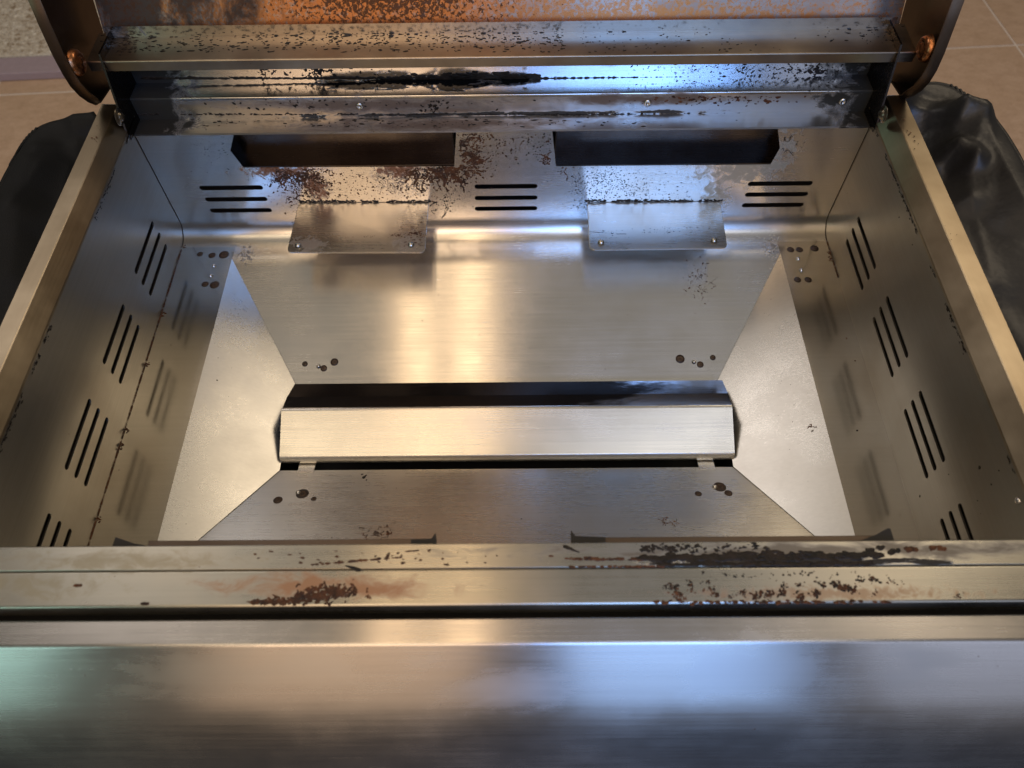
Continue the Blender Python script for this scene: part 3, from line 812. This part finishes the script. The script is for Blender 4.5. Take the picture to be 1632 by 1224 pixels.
for _ in range(16):
    walk(S_back, 'back', BRN, RS.gauss(890, 9), RS.uniform(235, 268), RS.randint(4, 10), 3.4, .0022, drift=2.2)
for _ in range(8):
    walk(S_back, 'back', BLK, RS.gauss(708, 9), RS.uniform(320, 332), RS.randint(4, 9), 3.6, .002, drift=.9)
for _ in range(10):
    walk(S_back, 'back', BLK, RS.gauss(1250, 10), RS.uniform(212, 245), RS.randint(3, 7), 3.4, .0018, drift=1.6)
scatter(S_back, 'back', BLK, 40, 1265, 220, 18, 8, .0006, .0022, lim=LB_)
scatter(S_back, 'back', BLK, 60, 340, 240, 20, 18, .0006, .0018, lim=LB_)
# crust where the plates leave the wall
for (u0, u1, key, vv) in ((472, 686, 'back', 321), (932, 1152, 'back', 320)):
    n_ = int((u1 - u0) * .9)
    for k in range(n_):
        u = u0 + (u1 - u0) * k / n_
        if noise.noise(Vector((u * .05, vv, 0))) > -.25:
            pool(BLK, key).add(S_back.hit(u, vv + RS.gauss(0, 1.0)), S_back.N, X_, RS.uniform(.0014, .0034), RS.uniform(1, 2), RS.uniform(-.4, .4), .0012)
# plates
for sf, key, lim, bands in ((S_pl, 'plate_l', (466, 676, 328, 399), ((560, 345, 60, 8, 30), (640, 350, 24, 14, 70), (655, 375, 10, 12, 40), (560, 362, 70, 6, 50), (500, 335, 30, 4, 40))),
                            (S_pr, 'plate_r', (944, 1152, 326, 393), ((1060, 362, 28, 5, 130), (1080, 355, 40, 7, 80), (1125, 335, 22, 6, 60), (960, 330, 26, 4, 50), (1100, 340, 60, 14, 40), (970, 368, 12, 4, 30)))):
    for (cu, cv, su, sv, n_) in bands:
        scatter(sf, key, BLK if key.endswith('r') else BRN, n_, cu, cv, su, sv, .0005, .0024, (1.2, 3.0), .35, lim=lim)
scatter(S_pl, 'plate_l', BLK, 40, 645, 345, 22, 14, .0005, .0022, (1, 3), .5, lim=(466, 676, 328, 399))
for (ua, ub, vv) in ((494, 525, 376), (562, 598, 376), (620, 640, 375), (640, 672, 372)):
    for k in range(26): pool(BRN, 'plate_l').add(S_pl.hit(RS.uniform(ua, ub), vv + RS.gauss(0, 1.3)), Z_, X_, RS.uniform(.001, .0028), 1.8, RS.uniform(-.3, .3))
for k in range(14): pool(BLK, 'plate_r').add(S_pr.hit(940 + k * 1.6, 371 + abs(k - 9) * -.2), Z_, X_, .0016, 1.5, .2)
for k in range(10): pool(BLK, 'plate_r').add(S_pr.hit(983 + k * 1.6, 373), Z_, X_, .0014, 1.8, 0)
# lid lip: dashes of burnt grease
scatter(S_lip, 'lip', BLK, 560, 520, 66, 380, 17, .0008, .0034, (1.2, 3.2), .35, uni=True, lim=(170, 900, 50, 88))
scatter(S_lip, 'lip', BLK, 130, 620, 58, 90, 6, .0012, .0046, (1, 2.4), .6, lim=(170, 1400, 50, 88))
scatter(S_lip, 'lip', BLK, 130, 980, 66, 130, 14, .0007, .0026, (1.2, 3), .35, lim=(800, 1430, 44, 84))
scatter(S_lip, 'lip', BLK, 60, 1390, 52, 40, 12, .0010, .0036, (1, 2.4), .5, lim=(1250, 1445, 42, 76))
scatter(S_lip, 'lip', BLK, 70, 190, 68, 28, 14, .0012, .0046, (1, 3), .4, lim=(160, 420, 52, 88))
# trough riser, treads
scatter(S_ris, 'trough', BLK, 60, 500, 112, 60, 6, .001, .0042, (1, 1.8), 1.5, lim=(250, 1380, 108, 124))
scatter(S_ris, 'trough', BLK, 260, 1230, 110, 110, 7, .0007, .0030, (1, 2.2), .8, lim=(1000, 1385, 102, 122))
scatter(S_ris, 'trough', BLK, 40, 1300, 112, 14, 5, .0012, .0050, (1, 1.8), 1.5, lim=(1250, 1385, 104, 122))
for _ in range(16): walk(S_ris, 'trough', BLK, RS.choice((432, 500, 512)) + RS.gauss(0, 6), RS.uniform(108, 118), RS.randint(3, 8), 3, .0026, drift=1.57)
scatter(S_tre, 'trough', BLK, 130, 1220, 135, 110, 6, .0006, .0024, (1, 2), .8, lim=(1000, 1385, 127, 147))
scatter(S_ris1, 'trough', BLK, 80, 560, 165, 150, 6, .0008, .0036, (1, 2.2), .8, lim=(215, 1390, 153, 180))
scatter(S_ris1, 'trough', BLK, 30, 690, 172, 8, 5, .0012, .0050, (1, 1.8), 1.5, lim=(215, 1390, 153, 180))
scatter(S_ris1, 'trough', BRN, 120, 1150, 158, 60, 4, .001, .0040, (1, 2.4), .5, lim=(960, 1300, 153, 176))
scatter(S_tre1, 'trough', BLK, 160, 620, 196, 220, 5, .0008, .0034, (1.3, 3.2), .2, lim=(215, 1390, 186, 203))
# long crusts in the two creases
for k in range(1500):
    u = RS.uniform(225, 1385); w_ = 1.0 if not (520 < u < 862) else 3.2 * math.exp(-((u - 770) / 110.0) ** 2) + 1.2
    pool(BLK, 'trough').add(S_ris.hit(u, 125.5 - abs(RS.gauss(0, w_))), S_ris.N, X_, RS.uniform(.0010, .0026 + .0011 * w_), RS.uniform(1.4, 3), RS.uniform(-.2, .2), .0008)
for k in range(560):
    u = RS.uniform(215, 1385)
    if noise.noise(Vector((u * .02, 3, 0))) > -.2:
        pool(BLK, 'trough').add(S_ris1.hit(u, 183 - abs(RS.gauss(0, 1.0))), S_ris1.N, X_, RS.uniform(.0010, .0026), RS.uniform(1.4, 3), RS.uniform(-.2, .2), .0008)
# slope, wings, front slope: isolated specks
scatter(S_slope, 'slope', BLK, 26, 800, 500, 250, 60, .0006, .0014, (1, 1.8), 3, uni=True, lim=(500, 1120, 425, 600))
scatter(S_slope, 'slope', BRN, 60, 1115, 450, 12, 32, .0006, .0022, (1, 2.4), 1.5, lim=(1085, 1180, 408, 500))
for _ in range(9): walk(S_slope, 'slope', BRN, RS.gauss(1118, 10), RS.uniform(425, 470), RS.randint(3, 8), 3, .0011, drift=1.3)
scatter(S_wl, 'wing_l', BLK, 9, 380, 680, 50, 110, .0008, .0018, lim=(330, 440, 560, 840), uni=True)
pool(BLK, 'wing_l').add(S_wl.hit(419, 741), S_wl.N, X_, .0034, 1.1, 0); pool(BLK, 'wing_l').add(S_wl.hit(346, 606), S_wl.N, X_, .0024, 1.1, 0)
scatter(S_wr, 'wing_r', BLK, 34, 1240, 660, 36, 60, .0007, .0016, lim=(1180, 1300, 520, 800))
for _ in range(5): walk(S_wr, 'wing_r', BRN, 1295 + RS.gauss(0, 2), 681 + RS.gauss(0, 2), 3, 2.4, .0018)
for _ in range(3): walk(S_wr, 'wing_r', BRN, 1187 + RS.gauss(0, 1), 725, 3, 2, .0014)
F = pool(BLK, 'fslope')
for u, v_, r in ((577, 756, .003), (580, 761, .005), (583, 758, .003), (584, 765, .0025), (533, 816, .0014), (529, 857, .0016), (594, 830, .001), (632, 778, .001), (831, 827, .0018)): F.add(S_fs.hit(u, v_), S_fs.N, X_, r, 1.2, .5)
for _ in range(16): walk(S_fs, 'fslope', BRN, RS.gauss(602, 14), RS.gauss(851, 4), 4, 3, .0016)
for _ in range(6): walk(S_fs, 'fslope', BRN, RS.gauss(625, 3), RS.gauss(845, 5), 3, 3, .0012)
for _ in range(8): walk(S_fs, 'fslope', BRN, RS.gauss(1063, 10), RS.gauss(832, 3), 4, 2.6, .0016)
scatter(S_fs, 'fslope', BLK, 14, 1080, 838, 22, 7, .0008, .0018)
scatter(S_bf, 'baffle', BLK, 16, 800, 688, 330, 26, .0006, .0013, uni=True)
# front rim
scatter(S_b1, 'rim', BRN, 46, 620, 888, 110, 9, .0009, .0026, (1, 2.6), .4, lim=(60, 1600, 876, 905))
for k in range(9): pool(BRN, 'rim').add(S_b1.hit(648 + k * 2.2, 879 - k * .2), Z_, X_, .0016, 1.8, 0)
for k in range(20): pool(BRN, 'rim').add(S_b1.hit(500 + k * 7 + RS.gauss(0, 2), 900 - k * .6), Z_, X_, RS.uniform(.0012, .003), 2.0, 0)
for k in range(12): pool(BLK, 'rim').add(S_b1.hit(552 + k * 1.7, 902 + k * .5), Z_, X_, .0016 + k * .0002, 1.5, -.3)
for k in range(14): pool(BLK, 'rim').add(S_b1.hit(901 + k * 1.6, 871 + k * .7), Z_, X_, .0036 - k * .00018, 1.5, -.4)
for k in range(520):
    u = RS.uniform(1020, 1400); e = 1 - abs(u - 1240) / 200.0
    v0 = 890 - (u - 1020) * .012 + 3.2 * noise.noise(Vector((u * .03, 0, 1)))
    pool(BLK, 'rim').add(S_b1.hit(u, v0 + RS.gauss(0, 1.5 + 2.0 * e)), Z_, X_, RS.uniform(.0014, .0044), RS.uniform(1.6, 3.4), RS.uniform(-.15, .15), .0009)
for k in range(300):
    u = RS.uniform(1050, 1390)
    pool(BLK, 'rim').add(S_b1.hit(u, 901.5 - (u - 1020) * .004 - abs(RS.gauss(0, 1.6))), Z_, X_, RS.uniform(.0012, .0036), RS.uniform(1.6, 3.4), 0, .0009)
for k in range(120): pool(BRN, 'rim').add(S_b1.hit(RS.uniform(903, 1060), 891 + RS.gauss(0, 1)), Z_, X_, RS.uniform(.0010, .0024), 2.4, 0)
for k in range(60): pool(BRN, 'rim').add(S_b1.hit(RS.uniform(903, 1060), 903 + RS.gauss(0, .7)), Z_, X_, RS.uniform(.0010, .0020), 2.4, 0)
scatter(S_b1, 'rim', BLK, 70, 1050, 874, 24, 3.6, .001, .0040, (1, 2.2), .6, lim=(1020, 1100, 866, 884))
scatter(S_b1, 'rim', BLK, 60, 1120, 874, 60, 5, .001, .0034, (1, 2.4), .5, lim=(1080, 1300, 866, 888))
for (u, v_) in ((1388, 878), (1404, 873), (1422, 880), (1430, 877), (1448, 878), (1458, 876), (1500, 874), (1487, 874)):
    for k in range(4): pool(BLK if u < 1440 else BRN, 'rim').add(S_b1.hit(u + RS.gauss(0, 3), v_ + RS.gauss(0, 1)), Z_, X_, RS.uniform(.0024, .0050), 1.5, .3)
# lower band
for k in range(300):
    t = RS.random(); u = 400 + 165 * t; v0 = 960 - 20 * t * t
    pool(BRN, 'rim').add(S_b2.hit(u + RS.gauss(0, 5), min(963, v0 + RS.gauss(0, 5.5) * (.25 + t))), Z_, X_, RS.uniform(.0007, .0030), RS.uniform(1, 2.2), RS.uniform(-.6, .9), .0005)
for k in range(46): walk(S_b2, 'rim', BRN, RS.gauss(515, 24), RS.gauss(946, 6), RS.randint(3, 6), 3.5, .0019, drift=-.5)
for k in range(8): pool(BRN, 'rim').add(S_b2.hit(120 + k * 1.2, 933), Z_, X_, .0028, 1.5, 0)
for k in range(6): pool(BRN, 'rim').add(S_b2.hit(228 + k * 1.4, 962), Z_, X_, .0030, 1.5, 0)
for (u, v_, r, n_) in ((1062, 936, .0034, 8), (1074, 935, .004, 12), (1080, 945, .0045, 12), (1085, 955, .0038, 10), (1101, 931, .0034, 8), (1101, 940, .003, 6), (1128, 929, .0034, 6), (1133, 940, .0036, 7), (1138, 948, .004, 8),
                       (1167, 948, .003, 8), (1185, 945, .0034, 10), (1205, 950, .004, 14), (1225, 948, .0042, 14), (1245, 945, .004, 10), (1250, 934, .0034, 6), (1272, 932, .0036, 6), (1275, 950, .0046, 14), (1300, 947, .0042, 14), (1310, 930, .0040, 8), (1331, 930, .0048, 10), (1345, 938, .0050, 18), (1360, 940, .0044, 12), (1370, 926, .0040, 7), (1395, 924, .0038, 8), (1396, 944, .0030, 6), (1421, 926, .0024, 4), (1433, 929, .0024, 4), (1526, 950, .003, 4)):
    for k in range(n_ * 2):
        dk = RS.random() < (.75 if v_ < 938 else .3)
        pool(BLK if dk else BRN, 'rim').add(S_b2.hit(u + RS.gauss(0, 4.0), min(961, v_ + RS.gauss(0, 3.0))), Z_, X_, r * RS.uniform(.15, .58), RS.uniform(1, 1.9), RS.uniform(-1.5, 1.5), .0005)
for k in range(110): pool(BRN, 'rim').add(S_b2.hit(RS.uniform(1040, 1420), 960 + RS.gauss(0, 1.2)), Z_, X_, RS.uniform(.001, .003), 1.8, 0)
scatter(S_b2, 'rim', BLK, 60, 1270, 916, 90, 5, .0008, .0024, lim=(1000, 1440, 910, 930))
# rails and side walls: a few specks, greasy line under the rail
for sf, key, pts in ((S_b1, 'rail', ((149, 220), (155, 208), (1447, 205), (1440, 190), (1518, 373), (1452, 215), (1458, 232))),):
    for u, v_ in pts: scatter(sf, key, BRN, 3, u, v_, 3, 5, .001, .0026)
for Xq, sf, key in ((XL + .0006, S_sl, 'wall_l'), (XR - .0006, S_sr, 'wall_r')):
    for k in range(330):
        y = RS.uniform(.5, 1.30)
        if noise.noise(Vector((y * 9, Xq * 7, 0))) > -.1:
            pool(BLK, key).add(Vector((Xq, y, -.037 - abs(RS.gauss(0, .003)))), sf.N, Y_, RS.uniform(.0006, .0017), RS.uniform(1.5, 4.5), 0, .0004)
for u, v_, r in ((1561, 745, .0042), (1466, 791, .0036), (1592, 750, .002), (1580, 772, .0022), (1512, 756, .0016), (1433, 346, .0022), (1454, 390, .002), (1558, 798, .0016)):
    pool(BLK, 'wall_r').add(S_sr.hit(u, v_), S_sr.N, Y_, r, 1, 0)
pool(BLK, 'ledge_r').add(S_ll.hit(1366, 686), Z_, Y_, .0026, 1, 0)
for u, v_ in ((1349, 539), (1363, 575)): pool(BRN, 'ledge_r').add(S_ll.hit(u, v_), Z_, Y_, .0022, 1, 0)
# rusty weld seam between walls and ledges
for X, key, y0, y1, dens, pts in ((XL, 'wall_l', .40, 1.27, 640, ((298, 392), (266, 500), (237, 580), (203, 685), (194, 712), (160, 830))),
                                  (XR, 'wall_r', 1.16, 1.27, 90, ((1319, 378), (1325, 404), (1322, 414)))):
    sg = 1 if X < 0 else -1
    for k in range(dens):
        y = RS.uniform(y0, y1)
        pool(BRN, key).add(Vector((X + sg * .0012, y, ZL + .0014)), Vector((sg, 0, 1)), Y_, RS.uniform(.0008, .0020) * (1 + .8 * noise.noise(Vector((y * 30, 0, 0)))), 2.4, 0, .0004)
    for u, v_ in pts:
        p = S_ll.hit(u, v_); p.x = X + sg * .003
        for k in range(9): pool(BRN, key).add(p + Vector((sg * abs(RS.gauss(0, .003)), RS.gauss(0, .004), .0003)), Z_, X_, RS.uniform(.0008, .0024), 1.5, 0, .0004)
for k in range(0):
    y = RS.uniform(.5, 1.2); pool(BLK, 'wall_r').add(Vector((XR - .0012, y, ZL + .0014)), Vector((-1, 0, 1)), Y_, RS.uniform(.0006, .0012), 3, 0, .0003)
owner = {'back': bw, 'lip': lp, 'trough': tr, 'plate_l': pl1, 'plate_r': pl2, 'rim': fr, 'rail': grill, 'wall_l': swl, 'wall_r': swr, 'ledge_r': lg2,
         'slope': bw, 'wing_l': grill, 'wing_r': grill, 'fslope': grill, 'baffle': bf}
for d, mt, nm in ((BLK, 'char', 'burnt_grease'), (BRN, 'rust', 'brown_grease')):
    for key, F in d.items(): F.build(nm, M[mt], owner[key])

# brown heat rings round the spot welds, and bright weld pins
def ring(surf, u, v_, rpx, dot=True):
    p = surf.hit(u, v_); d_ = (p - CP).length; r = .88 * rpx * d_ / 1200.0
    N = surf.N
    prof_ = [(0, .0006), (r * .30, .0006), (r * .42, .0005), (r * .55, .0004), (r, .0002), (r * 1.02, -.0005)]
    o = lathe('heat_mark', prof_, p, N, M['heat_spot'], grill, 18)
    o.data.materials.append(M['heat_dark'])
    for i_, fa in enumerate(o.data.polygons):
        if i_ % 5 in (0, 3, 4) : fa.material_index = 1 if (i_ % 5 != 4) else 0
def heat_spot_material():
    n = NT('heat_spot')
    f = n.noise((1, 1, 1), 420, 4, .6)
    n.set('Base Color', n.mix(n.mr(f, .35, .65), (.030, .015, .007), (.13, .08, .045))); n.set('Metallic', .3); n.set('Roughness', .4)
    return n.m
M['heat_spot'] = heat_spot_material()
M['heat_dark'] = crud('dark_heat_tint', (.012, .006, .003), (.05, .024, .011), .4, .4)
for sf, lst in ((S_slope, ((486, 580, 5), (533, 577, 7), (516, 587, 6), (1084, 572, 8), (1116, 581, 6), (1136, 570, 5))),
                (S_fs, ((443, 797, 8), (482, 787, 11), (500, 795, 5), (1113, 787, 6), (1147, 776, 11), (1161, 786, 7))),
                (S_ll, ((319, 405, 5), (338, 407, 6), (357, 406, 8.5), (327, 453, 6), (342, 454, 8), (1260, 398, 6), (1274, 398, 6), (1298, 396, 7), (1271, 446, 6), (1288, 446, 6)))):
    for u, v_, r in lst: ring(sf, u, v_, r)
for sf, lst in ((S_slope, ((508, 584), (1106, 577))), (S_fs, ((475, 785), (1139, 776))), (S_ll, ((341, 424), (336, 440), (1272, 413), (1277, 431)))):
    for u, v_ in lst:
        p = sf.hit(u, v_)
        lathe('weld_pin', [(0, .0045), (.0016, .0045), (.0030, .0036), (.0048, .0012), (.0056, -.0004)], p, sf.N, M['bolt'], grill, 14)
# dark open seams in the two back corners
for X, sg in ((XL, 1), (XR, -1)):
    path = [(YB - .001, z_) for z_ in (-.052, -.18, ZBS)] + [(p_[0] - .0008, p_[1] + .0008) for p_ in arc((YB - Rs, ZL + Rs), Rs, 0, -90, 14)[1:]]
    vv = []; ff = []
    for (y_, z_) in path: vv += [(X + sg * .0002, y_ - .0005, z_ + .0005), (X + sg * .0009, y_, z_ + .0003), (X + sg * .0002, y_ + .0008, z_)]
    for i in range(len(path) - 1): ff += [(3 * i, 3 * i + 1, 3 * i + 4, 3 * i + 3), (3 * i + 1, 3 * i + 2, 3 * i + 5, 3 * i + 4)]
    mk('corner_seam', vv, ff, M['heat_dark'], grill)
p = S_sr.hit(1622, 798); lathe('rivet', [(0, .004), (.003, .0036), (.005, .0012), (.0055, 0)], p, (-1, 0, 0), M['bolt'], grill, 14)

# ================================================================== BLACK COVERS ON THE SIDE SHELVES
n = NT('black_cover_left')
wv = n.noise((1, 1, 1), 900, 2); f = n.noise((1, 1, 1), 12, 4, .6)
n.set('Base Color', n.mix(f, (.004, .004, .0035), (.008, .008, .007))); n.set('Roughness', n.mr(f, .3, .7, .45, .6))
n.b.inputs['Specular IOR Level'].default_value = .17
bp = n.N.new('ShaderNodeBump'); bp.inputs['Distance'].default_value = .0004; n.lk(wv, bp.inputs['Height']); n.L.new(bp.outputs[0], n.b.inputs['Normal'])
M['cover_l'] = n.m
n = NT('black_cover_right'); f = n.noise((1, 1, 1), 9, 4, .6)
n.set('Base Color', n.mix(f, (.008, .0075, .007), (.016, .014, .012))); n.set('Roughness', n.mr(f, .3, .7, .40, .50))
bp = n.N.new('ShaderNodeBump'); bp.inputs['Distance'].default_value = .002; n.lk(n.noise((1, 1, 1), 30, 3), bp.inputs['Height']); n.L.new(bp.outputs[0], n.b.inputs['Normal'])
M['cover_r'] = n.m
def seg_d(p, a, b):
    ab = b - a; t = max(0, min(1, (p - a).dot(ab) / ab.length_squared)); return (p - (a + ab * t)).length, t
def cover(side, outline_uv, zb, creases, mat, name, label):
    """outline: image points along the visible outer rim at height zb, from the rail outwards/forwards"""
    pts = [onz(u, v_, zb) for u, v_ in outline_uv]
    out = [(p.x, p.y) for p in pts]
    root = thing(name, (out[len(out) // 2][0] * S, .8 * S, (ZFLOOR + .02) * S), label, 'grill cover')
    # resample the outline, then fan rows from the rail to the outline
    out.append((out[-1][0] + side * .10, out[-1][1] - .30)); out.append((out[-1][0] + side * .03, .25))
    L = [0]
    for a_, b_ in zip(out, out[1:]): L.append(L[-1] + math.hypot(b_[0] - a_[0], b_[1] - a_[1]))
    def at(t):
        s_ = t * L[-1]
        for i in range(len(L) - 1):
            if s_ <= L[i + 1]:
                k = (s_ - L[i]) / (L[i + 1] - L[i]); return Vector((out[i][0] + (out[i + 1][0] - out[i][0]) * k, out[i][1] + (out[i + 1][1] - out[i][1]) * k))
        return Vector(out[-1])
    xr = (RLo - .004) if side < 0 else (RRo + .004)
    NU, NV, ND = 120, 60, 8
    v = []; f = []
    # smooth the outline a little
    P_ = [at(i / NU) for i in range(NU + 1)]
    for _ in range(3): P_ = [P_[0]] + [(P_[i - 1] + P_[i] * 2 + P_[i + 1]) / 4 for i in range(1, NU)] + [P_[-1]]
    for i in range(NU + 1):
        o_ = P_[i]; r_ = Vector((xr, 1.345 - (1.345 - .25) * (i / NU) ** 1.15))
        for j in range(NV + 1):
            t = j / NV; q = r_.lerp(o_, t)
            z = zb - .03 * (1 - t) * (1 - t)
            z -= .05 * math.exp(-((t - .45) / .28) ** 2)          # sagging cloth
            for a_, b_, w_, h_ in creases:
                d_, tt = seg_d(q, a_, b_)
                if d_ < w_ * 1.4: z += .52 * h_ * (1 - d_ / (w_ * 1.4)) ** 1.15
            z += .005 * noise.noise(Vector((q.x * 7, q.y * 5, side))) * min(1, (1 - t) * 6)
            if t > .94: z -= .9 * (t - .94) ** 2 * 4
            v.append((q.x, q.y, z))
        z0 = v[-1][2]; q = P_[i]; nrm_ = Vector((side * .6, .4 if i < NU * .35 else 0)).normalized()
        for k in range(1, ND + 1):
            h_ = k / ND
            v.append((q.x + nrm_.x * (.006 + .05 * h_ * (1 + .4 * math.sin(i * .5))), q.y + nrm_.y * .03 * h_, z0 - .012 * min(k, 2) - .50 * h_ * h_))
    W_ = NV + 1 + ND
    for i in range(NU):
        for j in range(W_ - 1):
            a_ = i * W_ + j; f.append((a_, a_ + W_, a_ + W_ + 1, a_ + 1))
    mk('cloth', v, f, mat, root, smooth=True, thick=.004, off=0)
    # stitched hem along the rim
    tv = []; tf = []
    for i in range(NU + 1):
        q = P_[i]; z = v[i * W_ + NV][2] + .003
        for k in range(6):
            a_ = k * math.pi / 3; d_ = (P_[min(i + 1, NU)] - P_[max(i - 1, 0)]).normalized(); nn = Vector((-d_.y, d_.x))
            tv.append((q.x + nn.x * .006 * math.cos(a_), q.y + nn.y * .006 * math.cos(a_), z + .006 * math.sin(a_)))
    for i in range(NU):
        for k in range(6):
            tf.append((i * 6 + k, i * 6 + (k + 1) % 6, (i + 1) * 6 + (k + 1) % 6, (i + 1) * 6 + k))
    mk('hem', tv, tf, mat, root, smooth=True)
    # puckered stitches near the back corner
    n0 = int(NU * .10)
    for q_ in range(11):
        i = n0 + q_; p = P_[i]; z = v[i * W_ + NV][2]
        bv, bf_ = box_vf(p.x - .0028, p.x + .0028, p.y - .016, p.y + .004, z + .004, z + .011)
        mk('stitch', bv, bf_, mat, root, bevel=.0015)
    return root, P_, v, W_, NV
def V2(u, v_, z): p = onz(u, v_, z); return Vector((p.x, p.y))
zl_ = -.10
cl, Pl, vl, Wl, NVl = cover(-1, [(148, 176), (128, 181), (104, 186), (78, 191), (58, 199), (44, 212), (33, 226), (20, 250), (8, 272), (-8, 304), (-30, 350)], zl_,
    [(V2(118, 180, zl_), V2(112, 228, zl_), .020, .014), (V2(118, 218, zl_), V2(60, 232, zl_), .018, .014), (V2(140, 190, zl_), V2(132, 225, zl_), .03, .012), (V2(60, 260, zl_), V2(20, 330, zl_), .05, .03), (V2(100, 245, zl_), V2(70, 330, zl_), .04, .03), (V2(30, 330, zl_), V2(0, 420, zl_), .05, .03)],
    M['cover_l'], 'shelf_cover', 'slack matt black fabric cover over the side shelf left of the grill')
zr_ = -.09
cr_, Pr, vr, Wr, NVr = cover(1, [(1444, 152), (1466, 132), (1488, 126), (1503, 128), (1524, 134), (1541, 146), (1554, 164), (1567, 176), (1585, 190), (1604, 212), (1622, 240), (1645, 285), (1680, 360)], zr_,
    [(V2(1455, 160, zr_), V2(1524, 178, zr_), .030, .040), (V2(1524, 178, zr_), V2(1527, 225, zr_), .036, .050), (V2(1527, 225, zr_), V2(1492, 247, zr_), .026, .030),
     (V2(1527, 228, zr_), V2(1553, 250, zr_), .024, .030), (V2(1553, 250, zr_), V2(1556, 300, zr_), .034, .040), (V2(1530, 182, zr_), V2(1560, 188, zr_), .024, .030), (V2(1560, 188, zr_), V2(1553, 250, zr_), .026, .030),
     (V2(1560, 190, zr_), V2(1632, 330, zr_), .05, .035), (V2(1560, 300, zr_), V2(1600, 420, zr_), .05, .03)],
    M['cover_r'], 'shelf_cover', 'crumpled glossy black cover over the side shelf right of the grill, with sharp folds')
